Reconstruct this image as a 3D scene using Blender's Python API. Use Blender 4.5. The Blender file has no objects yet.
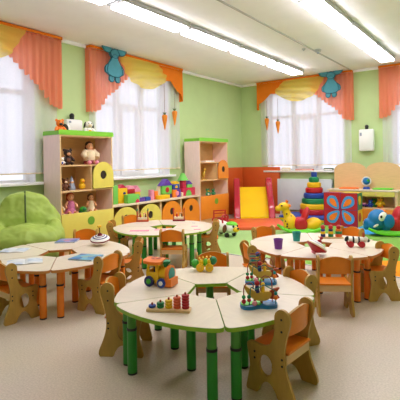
import bpy, bmesh, math, random
from mathutils import Vector, Matrix, Euler
random.seed(7)
S = bpy.context.scene
COL = S.collection
PI = math.pi
R = math.radians

# ------------------------------------------------------------------ materials
def lin(c):
    return tuple((x/12.92 if x <= .04045 else ((x+.055)/1.055)**2.4) for x in (v/255 for v in c)) + (1,)

MATS = {}
def mat(name, rgb, rough=.5, var=.06, scale=12, spec=.5, bump=0, stretch=None, coat=0, metal=0):
    """procedural painted / plastic / wood surface: base colour modulated by noise"""
    if name in MATS: return MATS[name]
    m = bpy.data.materials.new(name); m.use_nodes = True
    nt = m.node_tree; b = nt.nodes['Principled BSDF']
    tc = nt.nodes.new('ShaderNodeTexCoord'); mp = nt.nodes.new('ShaderNodeMapping')
    if stretch: mp.inputs['Scale'].default_value = stretch
    nz = nt.nodes.new('ShaderNodeTexNoise'); nz.inputs['Scale'].default_value = scale; nz.inputs['Detail'].default_value = 4
    rp = nt.nodes.new('ShaderNodeValToRGB')
    c = lin(rgb)
    rp.color_ramp.elements[0].position = .3; rp.color_ramp.elements[1].position = .7
    rp.color_ramp.elements[0].color = tuple(max(0, x*(1-var)) for x in c[:3]) + (1,)
    rp.color_ramp.elements[1].color = tuple(min(1, x*(1+var)) for x in c[:3]) + (1,)
    L = nt.links.new
    L(tc.outputs['Object'], mp.inputs['Vector']); L(mp.outputs['Vector'], nz.inputs['Vector'])
    L(nz.outputs['Fac'], rp.inputs['Fac']); L(rp.outputs['Color'], b.inputs['Base Color'])
    b.inputs['Roughness'].default_value = rough; b.inputs['Specular IOR Level'].default_value = spec
    b.inputs['Coat Weight'].default_value = coat; b.inputs['Metallic'].default_value = metal
    if bump:
        bp = nt.nodes.new('ShaderNodeBump'); bp.inputs['Strength'].default_value = bump; bp.inputs['Distance'].default_value = .01
        L(nz.outputs['Fac'], bp.inputs['Height']); L(bp.outputs['Normal'], b.inputs['Normal'])
    MATS[name] = m
    return m

def emit(name, rgb, strength):
    m = bpy.data.materials.new(name); m.use_nodes = True
    nt = m.node_tree; nt.nodes.clear()
    o = nt.nodes.new('ShaderNodeOutputMaterial'); e = nt.nodes.new('ShaderNodeEmission')
    e.inputs['Color'].default_value = lin(rgb); e.inputs['Strength'].default_value = strength
    nt.links.new(e.outputs[0], o.inputs[0]); MATS[name] = m
    return m

def sheer_mat(name, rgb, transp, var=.15):
    m = bpy.data.materials.new(name); m.use_nodes = True
    nt = m.node_tree; nt.nodes.clear(); N = nt.nodes.new; L = nt.links.new
    o = N('ShaderNodeOutputMaterial'); t = N('ShaderNodeBsdfTransparent'); d = N('ShaderNodeBsdfDiffuse'); tl = N('ShaderNodeBsdfTranslucent')
    tc = N('ShaderNodeTexCoord'); w = N('ShaderNodeTexNoise'); w.inputs['Scale'].default_value = 60
    mr = N('ShaderNodeMapRange'); mr.inputs['To Min'].default_value = transp-var/2; mr.inputs['To Max'].default_value = transp+var/2
    a = N('ShaderNodeMixShader'); b = N('ShaderNodeMixShader')
    d.inputs[0].default_value = lin(rgb); tl.inputs[0].default_value = lin(rgb)
    a.inputs[0].default_value = .5
    L(tc.outputs['Object'], w.inputs['Vector']); L(w.outputs['Fac'], mr.inputs['Value'])
    L(d.outputs[0], a.inputs[1]); L(tl.outputs[0], a.inputs[2])
    L(mr.outputs[0], b.inputs[0]); L(a.outputs[0], b.inputs[1]); L(t.outputs[0], b.inputs[2]); L(b.outputs[0], o.inputs[0])
    MATS[name] = m
    return m

# colours of the place
mat('wall_green', (186, 210, 152), .7, .03, 3, .2)
mat('ceiling_white', (246, 246, 253), .8, .02, 4, .2)
mat('white_paint', (238, 238, 240), .45, .02, 5)
mat('white_plastic', (236, 237, 236), .4, .02, 5)
mat('grey_plastic', (196, 198, 200), .45, .03, 5)
mat('radiator_white', (214, 222, 230), .5, .03, 6)
mat('lamp_grey', (176, 178, 178), .4, .03, 5)
mat('birch', (226, 208, 180), .42, .05, 7, .4, stretch=(1, 9, 1))
mat('birch_top', (224, 212, 194), .3, .04, 6, .5, stretch=(1.2, 8, 1))
mat('plywood', (186, 146, 70), .45, .08, 9, .4, stretch=(5, 5, 1))
mat('beech', (222, 186, 136), .45, .06, 8, .4, stretch=(1, 1, 7))
mat('beech_pink', (244, 216, 210), .45, .04, 7, .4, stretch=(7, 1, 1))
mat('beech_shelf', (200, 158, 104), .5, .06, 8, .4, stretch=(1, 1, 7))
mat('seat_orange', (232, 132, 24), .4, .06, 10, .4)
mat('leg_orange', (236, 126, 18), .35, .05, 8)
mat('leg_orange_light', (232, 132, 40), .35, .05, 8)
mat('leg_green', (34, 142, 44), .35, .05, 8)
mat('leg_green_light', (72, 148, 50), .35, .05, 8)
mat('edge_green', (146, 190, 44), .4, .05, 10)
mat('edge_orange', (206, 136, 66), .4, .05, 10)
mat('black', (22, 22, 24), .4, .1, 10)
mat('lime', (124, 196, 44), .4, .04, 6)
mat('yellow_lam', (226, 210, 96), .4, .04, 6)
mat('orange_lam', (230, 138, 34), .4, .04, 6)
mat('hole_green', (110, 166, 50), .4, .05, 6)
mat('hole_shade', (46, 34, 22), .7, .05, 6)  # flat dark colour standing in for shade inside the cabinets

mat('pelmet_orange', (228, 122, 24), .75, .04, 10, .2)
mat('felt_teal', (84, 150, 168), .9, .06, 20, .1)
mat('felt_seam', (44, 90, 106), .9, .06, 20, .1)
mat('carrot', (224, 132, 28), .7, .06, 12)
mat('leaf', (70, 92, 40), .7, .1, 12)
mat('string', (120, 96, 70), .8, .05, 12)
mat('bean_green', (160, 184, 84), .5, .05, 5, .35)
mat('mat_red', (208, 88, 30), .5, .04, 5)
mat('mat_salmon', (226, 96, 54), .45, .04, 5)
mat('rail_red', (180, 16, 50), .25, .05, 4, .6, coat=.4)
mat('slide_yellow', (250, 204, 20), .28, .03, 4, .5, coat=.3)
mat('mat_blue', (36, 70, 170), .5, .05, 5)
mat('c_red', (184, 24, 36), .42, .05, 8)
mat('c_crimson', (200, 32, 74), .42, .05, 8)
mat('c_yellow', (236, 188, 18), .42, .05, 8)
mat('c_green', (20, 130, 80), .42, .05, 8)
mat('c_blue', (28, 66, 160), .42, .05, 8)
mat('c_orange', (240, 126, 30), .42, .05, 8)
mat('c_purple', (92, 54, 160), .42, .05, 8)
mat('c_pink', (238, 150, 176), .42, .05, 8)
mat('c_foamgreen', (112, 196, 84), .6, .05, 8)
mat('c_navy', (30, 40, 110), .42, .05, 8)
mat('c_sky', (64, 150, 214), .42, .05, 8)
mat('c_teal', (26, 150, 150), .4, .05, 8)
mat('c_violet', (116, 44, 160), .4, .05, 8)
mat('c_white', (240, 238, 232), .45, .03, 8)
mat('c_brown', (104, 58, 30), .6, .1, 10)
mat('c_dkbrown', (48, 30, 22), .8, .1, 10)
mat('c_skin', (226, 164, 120), .5, .04, 8)
mat('c_cream', (224, 206, 172), .8, .06, 14)
mat('c_maroon', (126, 24, 40), .7, .06, 10)
mat('c_lime', (110, 210, 50), .4, .05, 8)
mat('c_grass', (58, 168, 48), .4, .05, 8)
mat('c_pinkdress', (196, 110, 150), .7, .3, 30)
mat('c_hair', (150, 60, 40), .7, .15, 30)
mat('c_grey', (150, 160, 178), .6, .08, 10)
mat('c_ocean', (0, 112, 176), .35, .05, 6)
mat('c_rustred', (178, 74, 40), .5, .08, 10)
mat('c_goldwood', (214, 176, 70), .5, .08, 14)
mat('wire', (150, 60, 60), .3, .05, 10, metal=.2)
mat('wire_teal', (40, 130, 120), .3, .05, 10, metal=.2)
mat('paper', (238, 234, 230), .7, .03, 20)
mat('paper_pink', (232, 130, 160), .7, .2, 30)

def cover_mat(name, cols, scale):
    m = bpy.data.materials.new(name); m.use_nodes = True
    nt = m.node_tree; b = nt.nodes['Principled BSDF']; L = nt.links.new
    tc = nt.nodes.new('ShaderNodeTexCoord'); v = nt.nodes.new('ShaderNodeTexVoronoi'); v.inputs['Scale'].default_value = scale
    s = nt.nodes.new('ShaderNodeSeparateColor'); rp = nt.nodes.new('ShaderNodeValToRGB'); rp.color_ramp.interpolation = 'CONSTANT'
    el = rp.color_ramp.elements
    while len(el) < len(cols): el.new(.5)
    for i, c in enumerate(cols): el[i].position = i/len(cols); el[i].color = lin(c)
    L(tc.outputs['Object'], v.inputs['Vector']); L(v.outputs['Color'], s.inputs[0]); L(s.outputs[0], rp.inputs['Fac']); L(rp.outputs['Color'], b.inputs['Base Color'])
    b.inputs['Roughness'].default_value = .35
    MATS[name] = m
cover_mat('cover_blue', [(70, 140, 190), (110, 180, 210), (60, 110, 170), (170, 190, 150), (90, 160, 200)], 14)
cover_mat('cover_lilac', [(90, 120, 180), (150, 150, 200), (70, 130, 180), (200, 120, 130), (120, 150, 190)], 14)
cover_mat('cover_pale', [(206, 218, 236), (228, 232, 240), (190, 204, 230), (216, 220, 230), (236, 238, 242)], 10)

# floor: beige speckled linoleum
m = bpy.data.materials.new('linoleum'); m.use_nodes = True; nt = m.node_tree; b = nt.nodes['Principled BSDF']; L = nt.links.new
tc = nt.nodes.new('ShaderNodeTexCoord')
n1 = nt.nodes.new('ShaderNodeTexNoise'); n1.inputs['Scale'].default_value = 90; n1.inputs['Detail'].default_value = 3
r1 = nt.nodes.new('ShaderNodeValToRGB'); r1.color_ramp.elements[0].position = .35; r1.color_ramp.elements[1].position = .65
r1.color_ramp.elements[0].color = lin((200, 186, 170)); r1.color_ramp.elements[1].color = lin((220, 206, 190))
n2 = nt.nodes.new('ShaderNodeTexNoise'); n2.inputs['Scale'].default_value = 1.6
mx = nt.nodes.new('ShaderNodeMix'); mx.data_type = 'RGBA'; mx.blend_type = 'MULTIPLY'; mx.inputs[0].default_value = .12
L(tc.outputs['Object'], n1.inputs['Vector']); L(tc.outputs['Object'], n2.inputs['Vector']); L(n1.outputs['Fac'], r1.inputs['Fac'])
L(r1.outputs['Color'], mx.inputs[6]); L(n2.outputs['Color'], mx.inputs[7]); L(mx.outputs[2], b.inputs['Base Color'])
b.inputs['Roughness'].default_value = .32; b.inputs['Specular IOR Level'].default_value = .45
MATS['linoleum'] = m

# glass
m = bpy.data.materials.new('glass'); m.use_nodes = True; nt = m.node_tree; nt.nodes.clear(); N = nt.nodes.new; L = nt.links.new
o = N('ShaderNodeOutputMaterial'); t = N('ShaderNodeBsdfTransparent'); g = N('ShaderNodeBsdfGlossy'); f = N('ShaderNodeLayerWeight'); f.inputs[0].default_value = .2
g.inputs['Roughness'].default_value = .03; mxs = N('ShaderNodeMixShader')
mm = N('ShaderNodeMath'); mm.operation = 'MULTIPLY'; mm.inputs[1].default_value = .5
L(f.outputs['Fresnel'], mm.inputs[0]); L(mm.outputs[0], mxs.inputs[0]); L(t.outputs[0], mxs.inputs[1]); L(g.outputs[0], mxs.inputs[2]); L(mxs.outputs[0], o.inputs[0])
MATS['glass'] = m
sheer_mat('sheer_white', (246, 244, 254), .46, .06)
sheer_mat('swag_yellow', (250, 228, 112), .2, .05)
sheer_mat('coral', (251, 162, 130), .08, .03)
emit('lamp_glow', (255, 249, 255), 17.5)

# ------------------------------------------------------------------ mesh builder
class MB:
    def __init__(s): s.V = []; s.F = []; s.M = []; s.mats = []; s.cur = 0
    def m(s, name):
        mt = MATS[name]
        if mt not in s.mats: s.mats.append(mt)
        s.cur = s.mats.index(mt); return s
    def add(s, vs, fs, X=None):
        o = len(s.V)
        for v in vs:
            v = Vector(v); s.V.append(X @ v if X else v)
        for f in fs: s.F.append([o+i for i in f]); s.M.append(s.cur)
        return s
    def bm(s, b, X=None):
        b.verts.ensure_lookup_table()
        for i, v in enumerate(b.verts): v.index = i
        s.add([v.co.copy() for v in b.verts], [[v.index for v in f.verts] for f in b.faces], X); b.free(); return s
    def box(s, c, d, bev=0, X=None, seg=2):
        b = bmesh.new(); bmesh.ops.create_cube(b, size=1)
        for v in b.verts: v.co = Vector((v.co.x*d[0], v.co.y*d[1], v.co.z*d[2]))
        if bev: bmesh.ops.bevel(b, geom=list(b.edges), offset=bev, segments=seg, profile=.5, affect='EDGES')
        for v in b.verts: v.co += Vector(c)
        return s.bm(b, X)
    def b2(s, x0, x1, y0, y1, z0, z1, bev=0, X=None):
        return s.box(((x0+x1)/2, (y0+y1)/2, (z0+z1)/2), (abs(x1-x0), abs(y1-y0), abs(z1-z0)), bev, X)
    def cyl(s, p0, p1, r0, r1=None, n=14, X=None):
        r1 = r0 if r1 is None else r1
        p0, p1 = Vector(p0), Vector(p1); d = (p1-p0).normalized()
        a = d.orthogonal().normalized(); c = d.cross(a)
        vs = []; fs = []
        for p, r in ((p0, r0), (p1, r1)):
            for i in range(n):
                t = 2*PI*i/n; vs.append(p + a*math.cos(t)*r + c*math.sin(t)*r)
        for i in range(n): j = (i+1) % n; fs.append([i, j, n+j, n+i])
        fs.append(list(range(n))[::-1]); fs.append([n+i for i in range(n)])
        return s.add(vs, fs, X)
    def ell(s, c, r, n=12, X=None, rot=None):
        if not hasattr(r, '__len__'): r = (r, r, r)
        vs = []; fs = []; k = max(6, n*2//3)
        M = Euler(rot).to_matrix() if rot else None
        for i in range(k+1):
            for j in range(n):
                th = PI*i/k; ph = 2*PI*j/n
                v = Vector((math.sin(th)*math.cos(ph)*r[0], math.sin(th)*math.sin(ph)*r[1], math.cos(th)*r[2]))
                vs.append((M @ v if M else v) + Vector(c))
        for i in range(k):
            for j in range(n):
                j2 = (j+1) % n; a, b, d, e = i*n+j, i*n+j2, (i+1)*n+j2, (i+1)*n+j
                if i == 0: fs.append([a, d, e][::-1][::-1])
                elif i == k-1: fs.append([a, b, e])
                else: fs.append([a, b, d, e])
        fs = [f[::-1] for f in fs]
        return s.add(vs, fs, X)
    def lathe(s, prof, c=(0, 0, 0), n=24, X=None):
        """prof: list of (r, z) or (r, z, material)"""
        base = Vector(c)
        for k in range(len(prof)-1):
            a, b = prof[k], prof[k+1]
            if len(b) > 2: s.m(b[2])
            vs = []; fs = []
            for p in (a, b):
                for i in range(n):
                    t = 2*PI*i/n; vs.append(base + Vector((p[0]*math.cos(t), p[0]*math.sin(t), p[1])))
            for i in range(n): j = (i+1) % n; fs.append([i, j, n+j, n+i])
            s.add(vs, fs, X)
        return s
    def prism(s, poly, t0, t1, frame=None, holes=()):
        """2-D outline (a, b) extruded from t0 to t1; frame(a, b, t) -> point"""
        fr = frame or (lambda a, b, t: Vector((a, b, t)))
        b = bmesh.new(); E = []
        for lp in [poly] + list(holes):
            vs = [b.verts.new((p[0], p[1], 0)) for p in lp]
            E += [b.edges.new((vs[i], vs[(i+1) % len(vs)])) for i in range(len(vs))]
        if holes:
            bmesh.ops.triangle_fill(b, use_beauty=True, use_dissolve=False, edges=E)
        else:
            b.faces.new(b.verts[:]) if hasattr(b.verts, 'ensure_lookup_table') and not b.verts.ensure_lookup_table() else None
        fs = list(b.faces)
        g = bmesh.ops.extrude_face_region(b, geom=fs)
        top = [v for v in g['geom'] if isinstance(v, bmesh.types.BMVert)]
        ts = set(top)
        for v in b.verts: v.co.z = t1 if v in ts else t0
        for v in b.verts: v.co = fr(v.co.x, v.co.y, v.co.z)
        bmesh.ops.recalc_face_normals(b, faces=list(b.faces))
        return s.bm(b)
    def tube(s, pts, r, n=8, X=None, caps=True):
        pts = [Vector(p) for p in pts]; vs = []; fs = []; up = None
        rr = r if hasattr(r, '__len__') else [r]*len(pts)
        for i, p in enumerate(pts):
            d = (pts[min(i+1, len(pts)-1)]-pts[max(i-1, 0)]).normalized()
            a = d.orthogonal().normalized() if up is None else (up - d*up.dot(d)).normalized()
            up = a; c = d.cross(a)
            for k in range(n):
                t = 2*PI*k/n; vs.append(p + (a*math.cos(t) + c*math.sin(t))*rr[i])
        for i in range(len(pts)-1):
            for k in range(n): j = (k+1) % n; fs.append([i*n+k, i*n+j, (i+1)*n+j, (i+1)*n+k])
        if caps: fs.append(list(range(n))[::-1]); fs.append([(len(pts)-1)*n+k for k in range(n)])
        return s.add(vs, fs, X)
    def grid(s, fn, nu, nv):
        vs = [fn(i/nu, j/nv) for j in range(nv+1) for i in range(nu+1)]; w = nu+1
        return s.add(vs, [[j*w+i, j*w+i+1, (j+1)*w+i+1, (j+1)*w+i] for j in range(nv) for i in range(nu)])
    def build(s, name, material=None, parent=None, angle=40, loc=None):
        me = bpy.data.meshes.new(name)
        if material and not s.mats: s.mats.append(MATS[material])
        me.from_pydata([tuple(v) for v in s.V], [], s.F)
        for mt in s.mats: me.materials.append(mt)
        me.polygons.foreach_set('material_index', s.M)
        me.polygons.foreach_set('use_smooth', [True]*len(me.polygons))
        me.update(); me.set_sharp_from_angle(angle=R(angle))
        o = bpy.data.objects.new(name, me); COL.objects.link(o)
        if parent: o.parent = parent
        if loc: o.location = loc
        return o

def each(name, material, parent, items):
    for f in items:
        b = MB(); f(b); b.build(name, material, parent)
def soft(o, vox=.012, it=8, thick=None):
    md = o.modifiers.new('remesh', 'REMESH'); md.mode = 'VOXEL'; md.voxel_size = vox; md.use_smooth_shade = True
    if it:
        sm = o.modifiers.new('smooth', 'SMOOTH'); sm.iterations = it; sm.factor = .5
    return o

def tag(o, label, cat, group=None):
    o['label'] = label; o['category'] = cat
    if group: o['group'] = group
    return o
def thing(name, label, cat, loc=(0, 0, 0), rz=0, group=None):
    o = bpy.data.objects.new(name, None); COL.objects.link(o); o.empty_display_size = .1
    o.location = loc; o.rotation_euler = (0, 0, R(rz))
    return tag(o, label, cat, group)
def struct(o):
    o['kind'] = 'structure'; return o
def dup(root, loc, rz, label):
    r = root.copy(); COL.objects.link(r); r.location = loc; r.rotation_euler = (0, 0, R(rz)); r['label'] = label
    for ch in list(root.children):
        c = ch.copy(); COL.objects.link(c); c.parent = r
        for g in list(ch.children):
            d = g.copy(); COL.objects.link(d); d.parent = c
    return r
def fillet(poly, rad, n=5):
    out = []; N = len(poly)
    for i in range(N):
        p0, p, p1 = Vector(poly[i-1]), Vector(poly[i]), Vector(poly[(i+1) % N])
        r = rad[i] if hasattr(rad, '__len__') else rad
        if r <= 0: out.append(tuple(p)); continue
        a, b = (p0-p), (p1-p); la, lb = a.length, b.length; a.normalize(); b.normalize()
        k = min(r, la*.48, lb*.48); s, e = p+a*k, p+b*k
        for j in range(n+1):
            t = j/n; q = s*(1-t)**2 + p*2*t*(1-t) + e*t*t; out.append(tuple(q))
    return out
def circle(cx, cy, rx, ry=None, n=20, a0=0):
    ry = rx if ry is None else ry
    return [(cx+rx*math.cos(a0+2*PI*i/n), cy+ry*math.sin(a0+2*PI*i/n)) for i in range(n)]
def smooth_curve(pts, n=4):
    """closed Catmull-Rom through 2-D points"""
    out = []; N = len(pts)
    for i in range(N):
        p0, p1, p2, p3 = (Vector(pts[(i+k-1) % N]) for k in range(4))
        for j in range(n):
            t = j/n
            out.append(tuple(.5*((2*p1)+(-p0+p2)*t+(2*p0-5*p1+4*p2-p3)*t*t+(-p0+3*p1-3*p2+p3)*t**3)))
    return out

# ------------------------------------------------------------------ the room
CEIL = 3.2; XR = 7.6; YF = -12.6
struct(MB().b2(-.3, XR, YF, .3, -.12, 0).build('floor', 'linoleum'))
struct(MB().b2(-.3, XR, YF, .3, CEIL, CEIL+.1).build('ceiling', 'ceiling_white'))
SILL = 1.0; HEAD = 2.95
def wall(name, lo, hi, openings, fr):
    """wall along t from lo to hi; openings (t0, t1); fr(t, depth, z)"""
    w = MB()
    def bx(t0, t1, z0, z1):
        a = fr(t0, 0, z0); b = fr(t1, .3, z1)
        w.b2(min(a[0], b[0]), max(a[0], b[0]), min(a[1], b[1]), max(a[1], b[1]), z0, z1)
    t = lo
    for a, b in openings:
        bx(t, a, 0, CEIL); bx(a, b, 0, SILL); bx(a, b, HEAD, CEIL); t = b
    bx(t, hi, 0, CEIL)
    return struct(w.build(name, 'wall_green'))
frL = lambda t, d, z: Vector((-d, t, z))       # left wall, room at +x
frB = lambda t, d, z: Vector((t, d, z))        # back wall, room at -y
WL = [(-7.75, -5.85), (-4.74, -2.86)]
WB = [(.72, 2.6), (3.58, 5.4)]
wall('wall_left', YF, .3, WL, frL)
wall('wall_back', 0, XR, WB, frB)
struct(MB().b2(XR, XR+.1, YF, .3, 0, CEIL).build('wall_right', 'wall_green'))
struct(MB().b2(-.3, XR+.1, YF-.1, YF, 0, CEIL).build('wall_front', 'wall_green'))
struct(MB().b2(0, .04, YF, 0, CEIL-.05, CEIL).build('trim_1', 'ceiling_white'))
struct(MB().b2(.04, XR, -.04, 0, CEIL-.05, CEIL).build('trim_2', 'ceiling_white'))
struct(MB().b2(0, .015, YF, 0, 0, .08).build('baseboard_left', 'beech'))
struct(MB().b2(.015, XR, -.015, 0, 0, .08).build('baseboard_back', 'beech'))

def window(k, t0, t1, fr):
    def bx(w, a0, a1, d0, d1, z0, z1, bev=0):
        a = fr(a0, d0, z0); b = fr(a1, d1, z1)
        w.b2(min(a[0], b[0]), max(a[0], b[0]), min(a[1], b[1]), max(a[1], b[1]), min(z0, z1), max(z0, z1), bev)
    root = bpy.data.objects.new('window_%d' % k, None); COL.objects.link(root); struct(root)
    f = MB(); w = .07; d0, d1 = .15, .22; zt = HEAD-.62
    bx(f, t0, t1, d0, d1, SILL, SILL+w); bx(f, t0, t1, d0, d1, HEAD-w, HEAD)
    bx(f, t0, t0+w, d0, d1, SILL+w, HEAD-w); bx(f, t1-w, t1, d0, d1, SILL+w, HEAD-w)
    bx(f, t0+w, t1-w, d0+.002, d1-.002, zt-w/2, zt+w/2)
    L3 = (t1-t0)/3
    for q in (1, 2): bx(f, t0+L3*q-w*.7, t0+L3*q+w*.7, d0-.006, d1+.004, SILL+.002, HEAD-.002)
    bx(f, t0+L3+.07, t0+L3+.13, d0-.02, d1, SILL+w, zt); bx(f, t0+2*L3-.13, t0+2*L3-.07, d0-.02, d1, SILL+w, zt)
    bx(f, t0+L3+.13, t0+2*L3-.13, d0-.02, d1-.006, SILL+w, SILL+w+.06); bx(f, t0+L3+.13, t0+2*L3-.13, d0-.02, d1-.006, zt-.1, zt-.04)
    f.build('window_frame', 'white_paint', root)
    g = MB(); bx(g, t0+.02, t1-.02, .18, .19, SILL+.02, HEAD-.02); g.build('glass_pane', 'glass', root)
    s = MB(); bx(s, t0-.06, t1+.06, -.12, .16, SILL-.005, SILL+.035, .008); s.build('window_sill', 'white_paint', root)
    rv = MB()
    bx(rv, t0, t0+.012, 0, .16, SILL+.035, HEAD); bx(rv, t1-.012, t1, 0, .16, SILL+.035, HEAD); bx(rv, t0, t1, 0, .16, HEAD-.012, HEAD)
    rv.build('window_reveal', 'white_paint', root)
window(1, *WL[0], frL); window(2, *WL[1], frL); window(3, *WB[0], frB); window(4, *WB[1], frB)

# ------------------------------------------------------------------ curtains and valances
def curtain_set(k, T, labels, inside):
    """T(t, o, z): t from the coral outer edge, o away from the wall"""
    Lm = inside['len']; tl = labels
    v = thing('valance', tl['valance'], 'curtain valance', T(Lm/2, .1, CEIL-.06), 0, 'valances over the windows'); B = Vector(v.location)
    W = lambda t, o, z: T(t, o, z)-B
    p = MB()
    n = 40
    p.grid(lambda a, b: W(a*Lm, .145, CEIL-.012-b*.04), n, 1)
    p.grid(lambda a, b: W(0, .015+a*.13, CEIL-.012-b*.04), 2, 1); p.grid(lambda a, b: W(Lm, .015+a*.13, CEIL-.012-b*.04), 2, 1)
    p.grid(lambda a, b: W(a*Lm, .015+b*.13, CEIL-.012), 1, 1)
    p.build('pelmet_band', 'pelmet_orange', v)
    # coral pleated side with a stepped hem
    c = MB(); cw = .92; hp = [(0, 2.12), (.17, 2.16), (.36, 2.40), (.62, 2.60), (.8, 2.76), (.95, 2.9)]
    def interp(tab, x):
        for (x0, z0), (x1, z1) in zip(tab, tab[1:]):
            if x <= x1: return z0+(z1-z0)*(x-x0)/(x1-x0)
        return tab[-1][1]
    def hem(t):
        u = t*13; st = math.floor(u)
        return interp(hp, (st+.35)/13)-.018*math.sin((u-st)*PI)
    def coral(a, b):
        t = a*cw; z = (CEIL-.05)*(1-b)+hem(min(t, cw*.999))*b
        return W(t, .11+.020*math.sin(a*cw*62)*(.35+.65*b)+.010*math.sin(a*cw*19+1), z)
    c.grid(coral, 150, 14)
    c.grid(lambda a, b: W(0, .015+a*.10, (CEIL-.05)*(1-b)+2.12*b), 4, 6)
    c.build('coral_drape', 'coral', v, 70)
    # yellow swag, gathered
    s = MB(); sc = Lm/2.42
    def swag(a, b):
        t0_, t1_ = (.60+a*1.06)*sc, (.84+a*1.08)*sc
        bot = 2.78*(1-a)+2.92*a-.21*math.sin(PI*a)**.85
        f = math.sin(b*24*(.6+.4*math.sin(PI*a))+a*3)
        return W(t0_*(1-b)+t1_*b, .15+.03*f*(.3+b*.7)+.02*math.sin(PI*a)*b, (CEIL-.055)*(1-b)+bot*b)
    s.grid(swag, 40, 48); s.build('yellow_swag', 'swag_yellow', v, 70)
    # orange panel with a pointed tail
    o = MB(); tail = [(1.58, 3.13), (1.9, 2.87), (2.02, 2.88), (2.12, 2.80), (2.27, 2.70), (2.36, 2.66), (2.42, 2.52)]
    def op(a, b):
        t = 1.58+a*.84; return W(t*sc, .128+.008*math.sin(a*14)*b, (CEIL-.05)*(1-b)+interp(tail, t)*b)
    o.grid(op, 40, 6)
    o.grid(lambda a, b: W(Lm, .015+a*.113, (CEIL-.05)*(1-b)+2.52*b), 2, 4)
    o.build('orange_panel', 'pelmet_orange', v, 70)
    # sheer
    q0, q1 = inside['sheer']
    sh = thing('sheer_curtain', tl['sheer'], 'curtain', T((q0+q1)/2, .06, 1.15), 0, 'white sheer curtains'); B2 = Vector(sh.location)
    g = MB(); ph = k*1.7
    zb = 1.15
    def net(a, b):
        t = q0+a*(q1-q0)
        return T(t, .046+.018*math.sin(t*31+ph+.5*math.sin(t*5))*(.5+.5*b)+.007*math.sin(t*11+ph), (CEIL-.1)*(1-b)+(zb+.02)*b)-B2
    g.grid(net, 220, 6); g.build('netting', 'sheer_white', sh, 80)
    h = MB()
    h.grid(lambda a, b: net(a, 1)+Vector((0, 0, -.02*b)), 220, 1); h.build('hem', 'birch', sh, 80)
    return v

TL1 = lambda t, o, z: Vector((o, -5.46-t, z))
TL2 = lambda t, o, z: Vector((o, -4.94+t, z))
TB3 = lambda t, o, z: Vector((2.82-t, -o, z))
TB4 = lambda t, o, z: Vector((3.36+t, -o, z))
base_in = dict(len=2.38, coral=.88, swag=(.42, 2.0), z0=2.82, z1=2.86, orange=1.62, sheer=(.05, 2.36))
curtain_set(1, TL1, dict(valance='orange valance with yellow swag over the left window beside the beanbag', sheer='white sheer curtain on the left window above the green beanbag'), base_in)
curtain_set(2, TL2, dict(valance='coral, yellow and orange valance over the window between the two tall cabinets', sheer='white sheer curtain on the window above the building blocks'), base_in)
b3 = dict(base_in, len=2.3, swag=(.4, 1.85), orange=1.5, sheer=(.05, 2.25))
curtain_set(3, TB3, dict(valance='orange, yellow and coral valance over the far back window behind the slide', sheer='white sheer curtain on the back window above the ring pyramid'), b3)
curtain_set(4, TB4, dict(valance='coral valance at the right edge of the photo', sheer='white sheer curtain at the right edge above the play kitchen'), b3)

def felt_rabbit(T, t, label):
    r = thing('felt_rabbit', label, 'curtain decoration', T(t, .21, 2.73), 0, 'felt rabbits on the valances'); B = Vector(r.location)
    ex = T(1, 0, 0)-T(0, 0, 0); eo = T(0, 1, 0)-T(0, 0, 0)
    X = Matrix((( ex.x, eo.x, 0, 0), (ex.y, eo.y, 0, 0), (0, 0, 1, 0), (0, 0, 0, 1)))
    def part(name, pts, th=.035):
        mb = MB(); pl = smooth_curve(pts, 5)
        mb.prism(pl, -th/2, th/2, lambda a, b, c: X @ Vector((a, c, b)))
        o = mb.build(name, 'felt_teal', r)
        bv = o.modifiers.new('round', 'BEVEL'); bv.width = .014; bv.segments = 3; bv.limit_method = 'ANGLE'
        e = MB(); e.tube([X @ Vector((a, th/2+.002, b)) for a, b in pl]+[X @ Vector((pl[0][0], th/2+.002, pl[0][1]))], .005, 5); e.build('stitching', 'felt_seam', o)
    part('body', [(-.03, .36), (.04, .36), (.09, .27), (.15, .17), (.16, .05), (.09, .0), (0, -.01), (-.09, 0), (-.16, .05), (-.15, .17), (-.08, .27)], .05)
    part('head', [(-.08, .42), (0, .46), (.08, .42), (.09, .36), (.04, .31), (-.04, .31), (-.09, .36)], .06)
    part('ear', [(-.04, .42), (-.12, .55), (-.22, .56), (-.26, .47), (-.2, .40), (-.1, .38)])
    part('ear', [(.04, .42), (.12, .52), (.22, .55), (.27, .46), (.21, .38), (.1, .37)])
    part('arm', [(-.13, .2), (-.2, .14), (-.2, .06), (-.15, .04), (-.12, .1)])
    part('arm', [(.13, .2), (.2, .14), (.2, .06), (.15, .04), (.12, .1)])
    part('foot', [(-.1, .03), (-.02, .02), (-.02, -.07), (-.07, -.1), (-.12, -.06)])
    part('foot', [(.1, .03), (.02, .02), (.02, -.07), (.07, -.1), (.12, -.06)])
felt_rabbit(TL2, .44, 'teal felt rabbit on the valance of the left-wall window')
felt_rabbit(TB3, .42, 'teal felt rabbit on the valance of the back window')

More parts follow.
